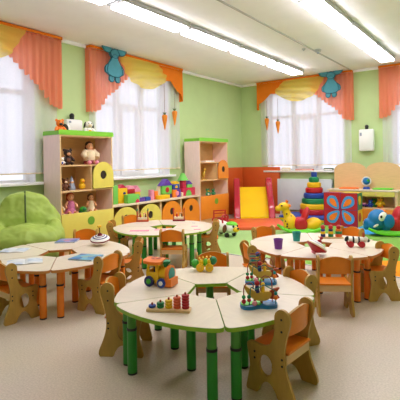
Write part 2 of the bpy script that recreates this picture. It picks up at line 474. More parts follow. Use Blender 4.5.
def carrot(loc, top, label, s=1):
    c = thing('carrot_ornament', label, 'hanging carrot', loc, 0, 'carrots hanging on the sheer curtains')
    MB().lathe([(0, -.3*s), (.012, -.27*s), (.045*s, -.1*s), (.055*s, -.03*s), (.04*s, .0), (0, .004)], n=14).build('root', 'carrot', c, 60)
    lf = MB()
    for a in range(5):
        t = a*2*PI/5; lf.tube([(0, 0, -.01), (.02*math.cos(t), .02*math.sin(t), .035), (.04*math.cos(t), .04*math.sin(t), .05)], [.008, .01, .002], 5)
    lf.build('leaves', 'leaf', c)
    MB().cyl((0, 0, .02), (0, 0, top-loc[2]), .004, n=6).build('cord', 'string', c)
carrot((.2, -3.22, 2.19), 2.80, 'lower left carrot hanging on the curtain above the blocks')
carrot((.2, -2.92, 2.29), 2.76, 'upper right carrot hanging on the curtain above the blocks')
carrot((.82, -.2, 2.29), 2.72, 'left carrot hanging on the back window curtain')
carrot((1.11, -.2, 2.2), 2.74, 'right carrot hanging on the back window curtain')

# ------------------------------------------------------------------ ceiling lamps, cable duct, detectors
def lamp(x, y0, label, vis=True):
    l = thing('ceiling_lamp', label, 'ceiling lamp', (x, y0+.655, CEIL), 0, 'fluorescent ceiling lamps')
    h = MB(); w = .26; ln = 1.27
    h.b2(-w/2, w/2, -ln/2, ln/2, -.07, 0, .008); h.build('housing', 'lamp_grey', l)
    d = MB(); d.b2(-w/2+.012, w/2-.012, -ln/2+.05, ln/2-.05, -.10, -.068, .006); d.build('diffuser', 'lamp_glow', l)
rows = {1.9: [('nearest', -7.35), ('second', -6.04), ('third', -4.73), ('fourth', -3.42), ('fifth', -2.11)],
        3.7: [('nearest', -4.73), ('second', -3.42), ('third', -2.11)]}
names1 = ['ceiling lamp cut by the top edge in the left lamp row', 'long ceiling lamp second from the viewer in the left row', 'ceiling lamp third from the viewer in the left row', 'ceiling lamp fourth from the viewer in the left row', 'ceiling lamp at the far end of the left row']
for nm, y in zip(names1, (-7.37, -6.04, -4.73, -3.41, -2.09)): lamp(1.895, y, nm)
names2 = ['ceiling lamp at the top edge in the right lamp row', 'middle ceiling lamp of the right row', 'ceiling lamp of the right row beside the right coral valance']
for nm, y in zip(names2, (-4.75, -3.42, -2.1)): lamp(3.7, y, nm)
for x in (3.7, 5.5):  # unseen lamps added for extra room light
    for y in ((-6.08, -8.7) if x < 4 else (-4.75, -2.1)): lamp(x, y, 'unseen ceiling lamp added to light the room')
d = MB().b2(2.78, 2.805, -11, -.05, CEIL-.015, CEIL).build('cable_duct', 'lamp_grey'); tag(d, 'thin straight cable duct along the ceiling between the lamp rows', 'cable duct')
for (x, y, s, lb) in ((2.86, -2.2, 1, 'small smoke detector on the ceiling cable duct'), (2.69, -2.42, .55, 'tiny round sensor left of the smoke detector on the ceiling')):
    t = thing('smoke_detector', lb, 'smoke detector', (x, y, CEIL))
    MB().lathe([(0, 0), (.06*s, 0), (.06*s, -.02*s), (.045*s, -.045*s), (0, -.05*s)], n=18).build('housing', 'lamp_grey', t)
    MB().lathe([(0, -.05*s), (.02*s, -.05*s), (.018*s, -.07*s), (0, -.072*s)], n=12).build('sensor_head', 'c_grey', t)

# air cleaners on the walls
def air_cleaner(loc, rz, label, k=1):
    a = thing('air_cleaner', label, 'air purifier', loc, rz, 'white wall air cleaners')
    h = .23*k
    MB().b2(-.15, .15, .02, .14, -h, h, .03).build('housing', 'white_plastic', a)
    MB().b2(-.11, .11, .135, .147, -h*.76, h*.76, .01).build('front_cover', 'white_plastic', a)
    MB().b2(-.05, .05, -.0, .03, -h*.4, h*.4).build('bracket', 'grey_plastic', a)
    MB().cyl((0, .06, h), (0, .06, h+.04), .035).ell((0, .06, h+.06), .04).build('knob', 'black', a)
    MB().b2(.08, .12, .146, .15, h*.4, h*.7, .001).build('vent_slot', 'c_grey', a)
air_cleaner((3.09, 0, 1.675), 180, 'white air cleaner box on the green back wall above the play kitchen')
air_cleaner((0, -5.25, 1.87), -90, 'white box with black knob behind the toys topping the left cabinet', .44)

# radiator screen under the back window
rd = thing('radiator', 'pale radiator panel under the back window', 'radiator', (1.68, -.02, .12))
MB().b2(-.66, .66, -.09, 0, 0, .72, .01).build('panel', 'radiator_white', rd)
MB().cyl((.6, -.04, .05), (.6, -.04, -.12), .015).cyl((-.6, -.04, .05), (-.6, -.04, -.12), .015).build('pipe', 'white_paint', rd)

# ------------------------------------------------------------------ tall cabinets
def arch(w, h, n=14):
    """arched door outline, base at b = 0, centred on a = 0; top is a half ellipse"""
    rz = min(w/2, h*.5)
    return [(-w/2, 0), (w/2, 0)] + [(w/2*math.cos(PI*i/n), h-rz+rz*math.sin(PI*i/n)) for i in range(n+1)]
def tall_cabinet(y0, y1, label, col, door_at):
    D = .48; Hh = 1.70; wd = y1-y0; cy = (y0+y1)/2
    c = thing('shelf_cabinet', label, 'cabinet', (0, cy, 0), 0, 'tall shelf cabinets')
    h = wd/2; t = .02
    b = MB().m('beech_pink'); b.b2(.09, D, -h, -h+t, 0, Hh); b.m('beech_pink').b2(.09, D, h-t, h, 0, Hh)
    b.m('beech'); b.b2(D, D+.003, -h, -h+t, 0, Hh); b.b2(D, D+.003, h-t, h, 0, Hh)
    b.m('beech').b2(.09, D, -h+t, h-t, Hh-t, Hh); b.b2(.05, D-.02, -h+t, h-t, 0, .08); b.b2(.09, D, -h+t, h-t, .08, .10)
    b.build('carcass', None, c)
    MB().b2(.09, .10, -h+t, h-t, .08, Hh-t).build('back_panel', 'beech_shelf', c)
    for z in (.90, 1.27): MB().b2(.10, D-.01, -h+t, h-t, z-.02, z).build('shelf', 'beech', c)
    MB().b2(.10, D-.01, -h+t, h-t, .535, .55).build('shelf', 'beech', c)
    dx = h-.40
    MB().b2(.10, D-.01, dx-.018, dx, .90, 1.25).build('divider', 'beech', c)
    # arched door with a round hole
    dr = MB(); w = .40; hh = .40
    dr.prism([(a, z) for a, z in arch(w, hh)], 0, .018, lambda a, z, q: Vector((D+.002+q, h-.20+a, .91+z)), [circle(0, .20, .062, .066, 20)])
    dob = dr.build('door', col, c)
    dk = MB(); dk.prism(circle(0, .2, .061, .065, 20), 0, .003, lambda a, z, q: Vector((D+.003+q, h-.20+a, .91+z))); dk.build('hole_shade_disc', 'hole_shade', dob)  # dark disc closes the hole, painting the shaded interior
    # lower panel with green grip
    lp = MB(); lp.b2(D, D+.018, -h+.004, h-.004, .1, .575, .004); lo = lp.build('drawer_front', col, c)
    g = MB(); g.prism(circle(.03, .44, .062, .062, 20), 0, .006, lambda a, z, q: Vector((D+.018+q, a, z))); g.build('round_grip', 'hole_green', lo)
    # crown with rounded ends
    cr = MB(); pl = fillet([(-h-.02, 0), (h+.02, 0), (h+.02, .07), (-h-.02, .07)], [0, 0, .06, .06])
    cr.prism(pl, .0, .018, lambda a, z, q: Vector((D-.005+q, a, Hh+z)))
    cr.prism(fillet([(.09, 0), (D, 0), (D, .06), (.09, .06)], [0, 0, .02, .05]), 0, .016, lambda a, z, q: Vector((a, -h-.004+q, Hh+z)))
    cr.prism(fillet([(.09, 0), (D, 0), (D, .06), (.09, .06)], [0, 0, .02, .05]), 0, .016, lambda a, z, q: Vector((a, h-.012+q, Hh+z)))
    cr.build('crown_rail', 'lime', c)
    return c
tall_cabinet(-5.78, -4.815, 'tall shelf cabinet with yellow arched door and yellow lower front, beside the beanbag', 'yellow_lam', 1)
tall_cabinet(-2.49, -1.45, 'tall shelf cabinet with orange arched door and orange lower front, near the slide', 'orange_lam', 1)

# low cabinet row
tp = thing('counter_top', 'long pale wooden top of the low cabinets, carrying foam building blocks', 'worktop', (0, -3.6525, .58))
MB().b2(.02, .48, -1.16, 1.16, 0, .03, .004).build('slab', 'birch', tp)
cols = [('yellow_lam', 'low cabinet with yellow arched door beside the tall yellow cabinet', .5), ('yellow_lam', 'low cabinet with yellow arched door next to the orange doors', .5),
        ('orange_lam', 'low cabinet with orange arched door next to the yellow doors', .5), ('orange_lam', 'low cabinet with orange arched door beside the tall orange cabinet', .5)]
cw = 2.32/4
for i, (cm, lb, _) in enumerate(cols):
    yc = -4.8125+cw*(i+.5); h = cw/2-.001
    c = thing('low_cabinet', lb, 'cabinet', (0, yc, 0), 0, 'low cabinets under the window')
    b = MB().m('beech'); b.b2(0.02, .45, -h, -h+.02, 0, .58); b.b2(.02, .45, h-.02, h, 0, .58); b.b2(0.02, .45, -h+.02, h-.02, .06, .08); b.b2(.05, .35, -h+.02, h-.02, 0, .06)
    b.build('carcass', None, c)
    MB().b2(.02, .03, -h+.02, h-.02, .08, .58).build('back_panel', 'beech_shelf', c)
    MB().b2(.03, .3, -h+.02, h-.02, .30, .315).build('shelf', 'beech_shelf', c)
    d = MB(); d.prism(arch(.55, .49), 0, .018, lambda a, z, q: Vector((.452+q, a, .075+z)), [circle(0, .3, .06, .066, 20)])
    do = d.build('door', cm, c)
    MB().prism(circle(0, .3, .059, .065, 20), 0, .003, lambda a, z, q: Vector((.453+q, a, .075+z))).build('hole_shade_disc', 'hole_shade', do)  # shade behind the door hole, put in as a dark disc

# ------------------------------------------------------------------ foam blocks on the low cabinets
BG = 'foam building blocks on the low cabinets'
ZB = .61
def block(name, label, y0, y1, z0, z1, m, x=.22, d=.12, kind='box', extra=None):
    x += .08; y0 -= .075; y1 -= .075
    t = thing(name, label, 'building block', (x, (y0+y1)/2, z0), 0, BG)
    w = (y1-y0)/2-.002; h = z1-z0
    b = MB()
    if kind == 'box': b.box((0, 0, h/2), (d, 2*w, h), .006)
    elif kind == 'roof': b.prism([(-w, 0), (w, 0), (0, h)], -d/2, d/2, lambda a, z, q: Vector((q, a, z)))
    elif kind == 'ramp': b.prism([(-w, 0), (w, 0), (w, h)], -d/2, d/2, lambda a, z, q: Vector((q, a, z)))
    elif kind == 'half': b.prism([(w*math.cos(PI*i/12), h*math.sin(PI*i/12)) for i in range(13)], -d/2, d/2, lambda a, z, q: Vector((q, a, z)))
    elif kind == 'cyl': b.cyl((0, 0, 0), (0, 0, h), w, n=20)
    elif kind == 'cone': b.cyl((0, 0, 0), (0, 0, h), w, w*.3, n=20)
    b.build('foam_body', m, t)
    for k, (em, ey, ez, er, ek) in enumerate(extra or []):
        e = MB()
        if ek == 'disc': e.cyl((d/2-.004, ey, ez), (d/2+.006, ey, ez), er, n=18)
        else: e.prism([(er*math.cos(PI*i/10), er*1.3*math.sin(PI*i/10)) for i in range(11)], d/2-.004, d/2+.006, lambda a, z, q: Vector((q, ey+a, ez+z)))
        e.build('foam_inlay', em, t)
block('foam_block', 'tall green foam pillar at the left end of the blocks', -4.59, -4.49, ZB, .915, 'c_foamgreen', .2, .1)
block('foam_block', 'tall yellow foam block with dark arch, left block house', -4.47, -4.26, ZB, .865, 'c_yellow', .18, .1, extra=[('c_navy', .03, .15, .03, 'arch')])
block('foam_prism', 'crimson foam roof on the tall yellow block', -4.45, -4.28, .865, .925, 'c_crimson', .18, .1, 'roof')
block('foam_block', 'green foam block with crimson arch, in front of the yellow block', -4.36, -4.08, ZB, .75, 'c_foamgreen', .29, .1, extra=[('c_crimson', .08, 0, .045, 'arch')])
block('foam_block', 'dark red foam block beside the tall yellow block', -4.235, -4.05, .755, .835, 'c_red', .15, .1)
block('foam_block', 'green foam block under the dark red block', -4.235, -4.06, ZB, .755, 'c_foamgreen', .15, .1)
block('foam_arch', 'pink foam half round on the dark red block', -4.22, -4.06, .835, .895, 'c_pink', .15, .1, 'half')
block('foam_block', 'purple foam brick right of the green arch block', -4.07, -3.91, ZB, .675, 'c_purple', .26, .1)
block('foam_block', 'blue foam brick beside the purple brick', -3.9, -3.77, ZB, .68, 'c_blue', .26, .1)
block('foam_block', 'small yellow foam block standing on the rear brick', -4.03, -3.9, .70, .775, 'c_yellow', .13, .1)
block('foam_block', 'lilac foam brick behind the purple one', -4.04, -3.9, ZB, .70, 'c_purple', .13, .1)
block('foam_prism', 'pale pink foam roof above the small yellow block', -4.07, -3.87, .775, .885, 'c_pink', .13, .1, 'roof')
block('foam_cylinder', 'pink foam cylinder in the middle of the blocks', -3.72, -3.61, ZB, .79, 'c_pink', .22, .1, 'cyl')
block('foam_block', 'orange foam block beside the pink cylinder', -3.6, -3.51, ZB, .76, 'c_orange', .2, .1)
block('foam_block', 'long yellow foam brick lying at the front', -3.6, -3.31, ZB, .685, 'c_yellow', .315, .1)
block('foam_ramp', 'pale yellow foam ramp left of the green house', -3.52, -3.4, ZB, .84, 'c_cream', .17, .08, 'ramp')
block('foam_block', 'navy foam cube under the green house', -3.26, -3.13, ZB, .685, 'c_navy', .2, .12)
block('foam_block', 'yellow foam cube under the green house, behind the long yellow brick', -3.4, -3.28, ZB, .685, 'c_yellow', .2, .1)
block('foam_block', 'green foam house block with red disc', -3.4, -3.12, .685, .845, 'c_foamgreen', .2, .11, extra=[('c_red', 0, .08, .05, 'disc')])
block('foam_prism', 'purple foam roof on the green house with red disc', -3.42, -3.1, .845, .97, 'c_purple', .2, .12, 'roof')
block('foam_block', 'orange foam block with half a pink disc', -3.13, -3.01, ZB, .755, 'c_orange', .24, .1, extra=[('c_pink', .06, .075, .045, 'disc')])
block('foam_block', 'purple foam block joined to the orange one', -3.005, -2.9, ZB, .755, 'c_purple', .24, .1)
block('foam_block', 'blue foam block on the orange and purple ones', -3.1, -2.92, .755, .86, 'c_blue', .22, .1, extra=[('c_yellow', 0, .03, .04, 'arch')])
block('foam_arch', 'yellow foam half round topping the blue block', -3.09, -2.93, .86, .915, 'c_yellow', .22, .1, 'half')
block('foam_block', 'slim pale yellow foam block beside the large crimson one', -2.885, -2.83, ZB, .69, 'c_cream', .26, .08)
block('foam_block', 'large crimson foam block with green half disc, right end', -2.82, -2.4, ZB, .765, 'c_crimson', .22, .1, extra=[('c_foamgreen', -.02, 0, .09, 'arch')])
block('foam_block', 'crimson foam tower standing on the large crimson block', -2.8, -2.69, .765, .92, 'c_crimson', .22, .09)
block('foam_cone', 'green foam cone on top of the crimson tower', -2.86, -2.63, .92, 1.06, 'c_foamgreen', .22, .1, 'cone')
block('foam_block', 'small green foam block beside the crimson tower', -2.66, -2.5, .765, .835, 'c_foamgreen', .22, .09)
block('foam_prism', 'small purple foam roof on the small green block', -2.67, -2.49, .835, .905, 'c_purple', .22, .1, 'roof')

# ------------------------------------------------------------------ segment tables
TH = .42
def table(cx, cy, seam, style, tname, Ro=.71, Ri=.19, n=5):
    W = 360/n
    view = -54
    cnt = {}
    for k in range(n):
        ang = seam+W*(k+.5)
        a = (ang-view+180) % 360-180
        pos = 'near' if abs(a) < W/2 else ('right' if 0 < a < 108 else 'far right' if a >= 108 else 'left' if a > -108 else 'far left')
        pos = {'near': 'nearest the viewer', 'right': 'on the right side', 'far right': 'on the far right side', 'left': 'on the left side', 'far left': 'on the far left side'}[pos]
        lb = '%s segment of the %s, %s' % ('green-edged' if style == 'g' else 'orange-edged', tname, pos)
        t = thing('segment_table', lb, 'table', (cx, cy, 0), ang, 'segments of the '+tname)
        hw = R(W/2); g = .004
        outer = []
        for i in range(9):
            q = -hw+2*hw*i/8
            rr = Ro*(1-.055*math.cos(q/hw*PI/2))
            outer.append((rr*math.cos(q), rr*math.sin(q)))
        # shrink sides by the gap
        outer[0] = (outer[0][0], outer[0][1]+g); outer[-1] = (outer[-1][0], outer[-1][1]-g)
        inner = [(Ri*math.cos(hw), Ri*math.sin(hw)-g), (Ri*math.cos(hw), -Ri*math.sin(hw)+g)]
        poly = outer+inner
        rad = [.075]+[0]*7+[.075]+[.02, .02]
        pl = fillet(poly, rad, 5)
        MB().prism(pl, TH-.022, TH).build('tabletop', 'birch_top', t)
        # band: a thin shell round the edge
        bd = MB(); c0 = Vector((sum(p[0] for p in pl)/len(pl), sum(p[1] for p in pl)/len(pl)))
        off = [tuple(c0+(Vector(p)-c0)*(1+.0025/(Vector(p)-c0).length)) for p in pl]
        N = len(pl); vs = [(p[0], p[1], TH-.001) for p in off]+[(p[0], p[1], TH-.023) for p in off]
        bd.add(vs, [[i, N+i, N+(i+1) % N, (i+1) % N] for i in range(N)]); bd.build('edge_band', 'edge_green' if style == 'g' else 'edge_orange', t)
        q = hw-R(6.5)
        spots = [(Ro*.865*math.cos(q), Ro*.865*math.sin(q)), (Ro*.865*math.cos(q), -Ro*.865*math.sin(q)), (Ri+.09, 0)]
        for (x, y) in spots:
            up, lo = ('leg_green_light', 'leg_green') if style == 'g' else ('leg_orange_light', 'leg_orange')
            lg = MB().m(lo); lg.cyl((x, y, .012), (x, y, .275), .03, n=18); lg.m(up).cyl((x, y, .275), (x, y, TH-.022), .0275, n=18)
            lo_ = lg.build('leg', None, t)
            MB().lathe([(.0275, .283), (.0315, .283), (.0315, .268), (.0275, .268)], (x, y, 0), 18).build('collar', 'black', lo_)
            MB().cyl((x, y, 0), (x, y, .016), .0295, n=18).build('foot_cap', 'black', lo_)
table(3.91, -7.03, -122, 'g', 'nearest round table', Ro=.672)
table(1.965, -6.871, -41, 'o', 'round table by the beanbag')
table(3.905, -5.16, -97, 'o', 'round table by the play area', Ro=.69)
table(1.76, -5.08, -79, 'g', 'round table by the low cabinets', Ro=.69)

# ------------------------------------------------------------------ chairs
prof = [(.0, .0), (.085, 0), (.10, .025), (.125, .062), (.155, .078), (.185, .062), (.21, .025), (.225, 0), (.29, 0), (.292, .03), (.28, .08), (.268, .14), (.276, .2), (.286, .245), (.282, .268), (.262, .278),
        (.215, .272), (.17, .272), (.135, .292), (.112, .335), (.102, .39), (.104, .44), (.096, .472), (.07, .492), (.04, .49), (.016, .47), (.008, .435), (.018, .39), (.034, .335), (.045, .28), (.048, .22), (.036, .15), (.014, .09), (-.006, .04)]
prof = smooth_curve(prof, 2)
hole = circle(.165, .165, .043, .058, 20)
def make_chair(label):
    c = thing('kids_chair', label, 'chair', (0, 0, 0), 0, 'small plywood chairs with orange seats')
    w = .135
    for s in (-1, 1):
        p = MB(); y0 = s*w; p.prism(prof, y0-.009, y0+.009, lambda a, z, q: Vector((a-.145, q, z)), [hole])
        po = p.build('side_panel', 'plywood', c)
        for (a, z) in ((.06, .44), (.06, .375), (.06, .225), (.06, .19), (.235, .225), (.235, .19)):
            MB().cyl((a-.145, y0+s*.008, z), (a-.145, y0+s*.011, z), .0065, n=8).build('bolt', 'black', po)
    wi = w-.009
    st = MB()
    def seat(top):
        return lambda a, b: Vector((-.115+a*.25, -wi+b*2*wi, (.262 if top else .25)-.006*math.sin(PI*a)+(.004*(a-.9)/.1 if a > .9 else 0)*-2))
    st.grid(seat(True), 10, 4); st.grid(seat(False), 10, 4)
    for a0 in (0, 1): st.grid(lambda a, b: seat(True)(a0, a)*(1-b)+seat(False)(a0, a)*b, 4, 1)
    st.build('seat', 'seat_orange', c)
    bk = MB()
    def back(d):
        def f(a, b):
            y = -wi+a*2*wi; arc = 1-(2*a-1)**2
            z0 = .345; z1 = .455+.035*arc
            z = z0+(z1-z0)*b
            return Vector((-.092-.022*arc-.012*b+d, y, z))
        return f
    bk.grid(back(.007), 12, 6); bk.grid(back(-.007), 12, 6)
    for b0 in (0, 1): bk.grid(lambda a, b: back(.007)(a, b0)*(1-b)+back(-.007)(a, b0)*b, 12, 1)
    bo = bk.build('backrest', 'seat_orange', c)
    ed = MB(); ed.grid(lambda a, b: (back(.0075)(a, 1)*(1-b)+back(-.0075)(a, 1)*b)+Vector((0, 0, .0015)), 12, 1); ed.build('top_edge', 'plywood', bo)
    MB().b2(-.105, -.09, -wi, wi, .195, .245).build('crossbar', 'beech', c)
    MB().b2(.09, .105, -wi, wi, .195, .245).build('crossbar', 'beech', c)
    return c
chairs = [
 ((4.48, -7.17), 175, 'small plywood chair at the right side of the nearest table, fully in view'),
 ((3.37, -7.32), 30, 'small chair half under the left side of the nearest table'),
 ((4.255, -6.57), 238, 'small chair pushed under the back right of the nearest table'),
 ((3.47, -6.40), 306, 'small chair behind the green caterpillar at the far side of the nearest table'),
 ((3.53, -5.72), 46, 'small chair standing between the bead mazes and the purple cup'),
 ((2.14, -7.44), 86, 'small chair at the bottom left, its side panel in front of the orange legs'),
 ((2.57, -6.865), 190, 'small chair at the right of the beanbag-side table, nearer of two'),
 ((1.42, -6.13), 308, 'small chair under the yellow drawer front, behind the flat book'),
 ((1.17, -5.36), 40, 'small chair at the left edge of the table by the low cabinets'),
 ((2.32, -6.25), 222, 'small chair seen side-on right of the spinning top with yellow flower'),
 ((2.24, -5.45), 118, 'small chair with orange back in front of the table by the low cabinets'),
 ((2.22, -4.66), 214, 'small chair side-on at the right end of the table by the low cabinets'),
 ((.94, -4.84), -30, 'small chair against the yellow arched door, behind the far table'),
 ((4.31, -5.82), 121, 'small chair seen from behind in front of the spinning top on the right table'),
 ((4.53, -5.21), 218, 'small chair side-on at the right edge, over the orange carpet patch'),
 ((3.19, -4.83), -28, 'small chair behind the purple cup at the far left of the right table'),
 ((4.0, -4.42), 252, 'small chair behind the peg dolls at the far side of the right table'),
]
c0 = make_chair(chairs[0][2]); c0.location = (*chairs[0][0], 0); c0.rotation_euler = (0, 0, R(chairs[0][1]))
for (x, y), a, lb in chairs[1:]: dup(c0, (x, y, 0), a, lb)

# ------------------------------------------------------------------ beanbag
bb = thing('beanbag', 'large lime green beanbag chair under the left window', 'beanbag', (.66, -6.42, 0), -30)
b = MB()
b.ell((0, 0, .235), (.46, .47, .24), 24); b.ell((.13, 0, .37), (.30, .44, .19), 24); b.ell((-.22, 0, .55), (.17, .44, .30), 24); b.ell((-.22, .0, .77), (.12, .30, .165), 20)
b.ell((-.02, -.34, .40), (.26, .12, .19), 16); b.ell((-.02, .34, .40), (.26, .12, .19), 16)
o = b.build('cushion', 'bean_green', bb); soft(o, .018, 9)
tx = bpy.data.textures.new('folds', 'CLOUDS'); tx.noise_scale = .17; tx.noise_depth = 2
dm = o.modifiers.new('folds', 'DISPLACE'); dm.texture = tx; dm.strength = .06; dm.mid_level = .5
MB().tube([(-.20, 0, .94), (-.125, .0, .88), (-.095, .0, .78), (-.06, 0, .68), (-.045, .0, .56)], .011, 6).build('seam', 'leaf', bb)  # dark tube standing in for shade in the fold of the back
MB().ell((-.22, 0, .925), (.03, .03, .02), 10).build('button', 'hole_green', bb)

# ------------------------------------------------------------------ carpet
m = bpy.data.materials.new('carpet'); m.use_nodes = True; nt = m.node_tree; b = nt.nodes['Principled BSDF']; L = nt.links.new; N = nt.nodes.new
tc = N('ShaderNodeTexCoord'); nz = N('ShaderNodeTexNoise'); nz.inputs['Scale'].default_value = 220
L(tc.outputs['Object'], nz.inputs['Vector'])
def region(cx, cy, rx, ry):
    mp = N('ShaderNodeMapping'); mp.inputs['Scale'].default_value = (1/rx, 1/ry, 0); mp.inputs['Location'].default_value = (-cx/rx, -cy/ry, 0)
    ln = N('ShaderNodeVectorMath'); ln.operation = 'LENGTH'; lt = N('ShaderNodeMath'); lt.operation = 'LESS_THAN'; lt.inputs[1].default_value = 1
    L(tc.outputs['Object'], mp.inputs['Vector']); L(mp.outputs[0], ln.inputs[0]); L(ln.outputs['Value'], lt.inputs[0]); return lt.outputs[0]
col = N('ShaderNodeRGB'); col.outputs[0].default_value = lin((126, 172, 80)); cur = col.outputs[0]
for (cx, cy, rx, ry, c) in ((2.0, -3.4, 1.5, 1.5, (158, 192, 124)), (5.1, -4.35, 1.25, .82, (240, 146, 40)), (3.75, -1.35, .85, .62, (66, 160, 220)), (5.8, -2.4, .7, .7, (240, 210, 60))):
    mx = N('ShaderNodeMix'); mx.data_type = 'RGBA'; L(region(cx, cy, rx, ry), mx.inputs[0]); L(cur, mx.inputs[6]); mx.inputs[7].default_value = lin(c); cur = mx.outputs[2]
bp = N('ShaderNodeBump'); bp.inputs['Strength'].default_value = .4; bp.inputs['Distance'].default_value = .004; L(nz.outputs['Fac'], bp.inputs['Height']); L(bp.outputs[0], b.inputs['Normal'])
L(cur, b.inputs['Base Color']); b.inputs['Roughness'].default_value = .95; b.inputs['Specular IOR Level'].default_value = .1
MATS['carpet'] = m
cp = thing('carpet', 'large green play carpet with orange and blue patches', 'carpet', (0, 0, 0))
MB().b2(1.15, 6.6, -4.43, -.75, .0005, .008).build('pile', 'carpet', cp)
bd = MB()
for a in ((1.13, 6.62, -4.45, -4.43), (1.13, 6.62, -.75, -.73), (1.13, 1.15, -4.43, -.75), (6.6, 6.62, -4.43, -.75)): bd.b2(*a, .0005, .009)
bd.build('binding', 'grey_plastic', cp)

# ------------------------------------------------------------------ gym mats and slide
g1 = thing('gym_mat', 'rust orange gym mat standing against the back wall behind the slide', 'gym mat', (.56, -.02, 0), 0, 'gym mats')
MB().b2(-.51, .51, -.075, 0, .0, 1.12, .012).build('pad', 'mat_red', g1)
g2 = thing('gym_mat', 'rust orange gym mat standing between the slide and the tall orange cabinet', 'gym mat', (.02, -.66, 0), 0, 'gym mats')
MB().b2(0, .075, -.52, .52, 0, 1.12, .012).build('pad', 'mat_red', g2)
g3 = thing('gym_mat', 'salmon gym mat lying on the floor at the foot of the slide', 'gym mat', (1.50, -2.02, 0), -55, 'gym mats')
MB().b2(-.56, .56, -.52, .52, .009, .075, .015).build('pad', 'mat_salmon', g3)
sl = thing('toy_slide', 'yellow slide with magenta side rails in the corner', 'slide', (.83, -.94, .009), -58)
pr = MB(); prs = [(-.45, .64), (-.38, .655), (-.3, .6), (.2, .18), (.34, .085), (.45, .06), (.45, .02), (-.45, .02)]
pr.prism(prs, -.30, .30, lambda a, z, q: Vector((a, q, z))); pr.build('slide_bed', 'slide_yellow', sl)
for s in (-1, 1):
    r_ = MB(); o = smooth_curve([(-.48, 0), (-.48, .5), (-.45, .78), (-.36, .87), (-.24, .84), (-.1, .68), (.12, .46), (.36, .3), (.46, .16), (.47, 0)], 5)
    r_.prism(o, s*.37-.07, s*.37+.07, lambda a, z, q: Vector((a, q, z))); ro = r_.build('side_rail', 'rail_red', sl)
    bv = ro.modifiers.new('round', 'BEVEL'); bv.width = .05; bv.segments = 4; bv.limit_method = 'ANGLE'; bv.angle_limit = R(50)

# ------------------------------------------------------------------ soft pyramid on its mats
for z0, z1, mn, lb in ((.009, .055, 'c_yellow', 'yellow floor mat underneath the blue mat of the ring pyramid'), (.0555, .10, 'mat_blue', 'blue mat carrying the soft ring pyramid')):
    t = thing('floor_mat', lb, 'mat', (2.05, -.62, z0), 0, 'mats under the ring pyramid'); MB().b2(-.55, .5, -.42, .35, 0, z1-z0, .012).build('pad', mn, t)
PG = 'soft discs of the ring pyramid'
lv = [(.315, 'c_red', 'lowest and widest, dark red'), (.305, 'c_yellow', 'second from the bottom, yellow'), (.265, 'c_green', 'third from the bottom, green'), (.225, 'c_blue', 'fourth from the bottom, blue'),
      (.185, 'c_red', 'fifth from the bottom, red'), (.15, 'c_yellow', 'sixth from the bottom, yellow'), (.108, 'c_green', 'seventh from the bottom, green')]
for i, (r, mn, lb) in enumerate(lv):
    t = thing('soft_disc', 'soft disc of the ring pyramid, '+lb, 'soft disc', (2.07, -.46, .10+i*.115), 0, PG)
    MB().lathe([(0, 0), (r-.02, 0), (r, .02), (r, .094), (r-.02, .1145), (0, .1145)], n=36).build('cushion', mn, t)
    bnd = MB().lathe([(r+.001, .05), (r+.003, .055), (r+.003, .060), (r+.001, .065)], n=36).build('seam', mn, t)
t = thing('soft_cube', 'small blue soft cube topping the ring pyramid', 'soft cube', (2.07, -.46, .905), 30, PG)
MB().box((0, 0, .055), (.115, .115, .11), .012).build('cushion', 'c_blue', t)

# ------------------------------------------------------------------ butterfly cubes
def bcube(x, z, label, sx, sz, big, side, top):
    c = thing('soft_play_cube', label, 'soft cube', (x, -1.17, z), 0, 'four butterfly cubes')
    s = .317; b = MB(); h = s/2
    bm_ = bmesh.new(); bmesh.ops.create_cube(bm_, size=s)
    for v in bm_.verts: v.co.z += h
    b.m('c_red'); b.m(top); b.m(side)
    for f in bm_.faces:
        n = f.normal; k = 'c_red'
        if n.z > .5: k = top
        elif n.x > .5 or n.x < -.5: k = side
        elif n.y > .5: k = 'c_blue'
        b.m(k); b.add([v.co.copy() for v in f.verts], [[0, 1, 2, 3]])
    o = b.build('cover', None, c)
    # wing: one of the four lobes, pointing away from the common centre
    ca, cz = -sx*.045, h-sz*.02
    dirv = Vector((sx*.62, sz*(.78 if big else .6))).normalized(); perp = Vector((-dirv.y, dirv.x))
    cen = Vector((-sx*.030, h-sz*.030))
    def lobe(L_, W_, base):
        return smooth_curve([tuple(cen+dirv*(l*L_+base)+perp*(w*W_)) for l, w in ((-.5, 0), (-.36, .22), (-.1, .42), (.2, .5), (.42, .3), (.5, 0), (.42, -.3), (.2, -.5), (-.1, -.42), (-.36, -.22))], 4)
    w = MB(); w.prism(lobe(.30, .21, 0), 0, .004, lambda a, z_, q: Vector((a, -h-q, z_))); wo = w.build('wing', 'c_sky', c)
    w = MB(); w.prism(lobe(.2, .105, .0), 0, .007, lambda a, z_, q: Vector((a, -h-q, z_))); w.build('wing_spot', 'c_orange', wo)
    if sx > 0:
        d = MB(); d.cyl((h, -.02, h+.02), (h+.004, -.02, h+.02), .085, n=20); d.build('side_spot', 'c_yellow' if sz > 0 else 'c_red', c)
    pp = MB()
    for q in (-1, 1): pp.tube([(q*h, -h, 0), (q*h, -h, s)], .004, 5)
    for q in (0, s): pp.tube([(-h, -h, q), (h, -h, q)], .004, 5)
    pp.build('piping', 'c_navy', c)
# sx, sz: direction of the wing tip from the centre of the butterfly
bcube(2.76, .009, 'soft cube with the lower left butterfly wing', -1, -1, False, 'c_yellow', 'c_yellow')
bcube(3.08, .009, 'soft cube with the lower right butterfly wing', 1, -1, True, 'c_yellow', 'c_yellow')
bcube(2.76, .327, 'soft cube with the upper left butterfly wing', -1, 1, True, 'c_yellow', 'c_red')
bcube(3.08, .327, 'soft cube with the upper right butterfly wing and yellow top', 1, 1, False, 'c_green', 'c_yellow')

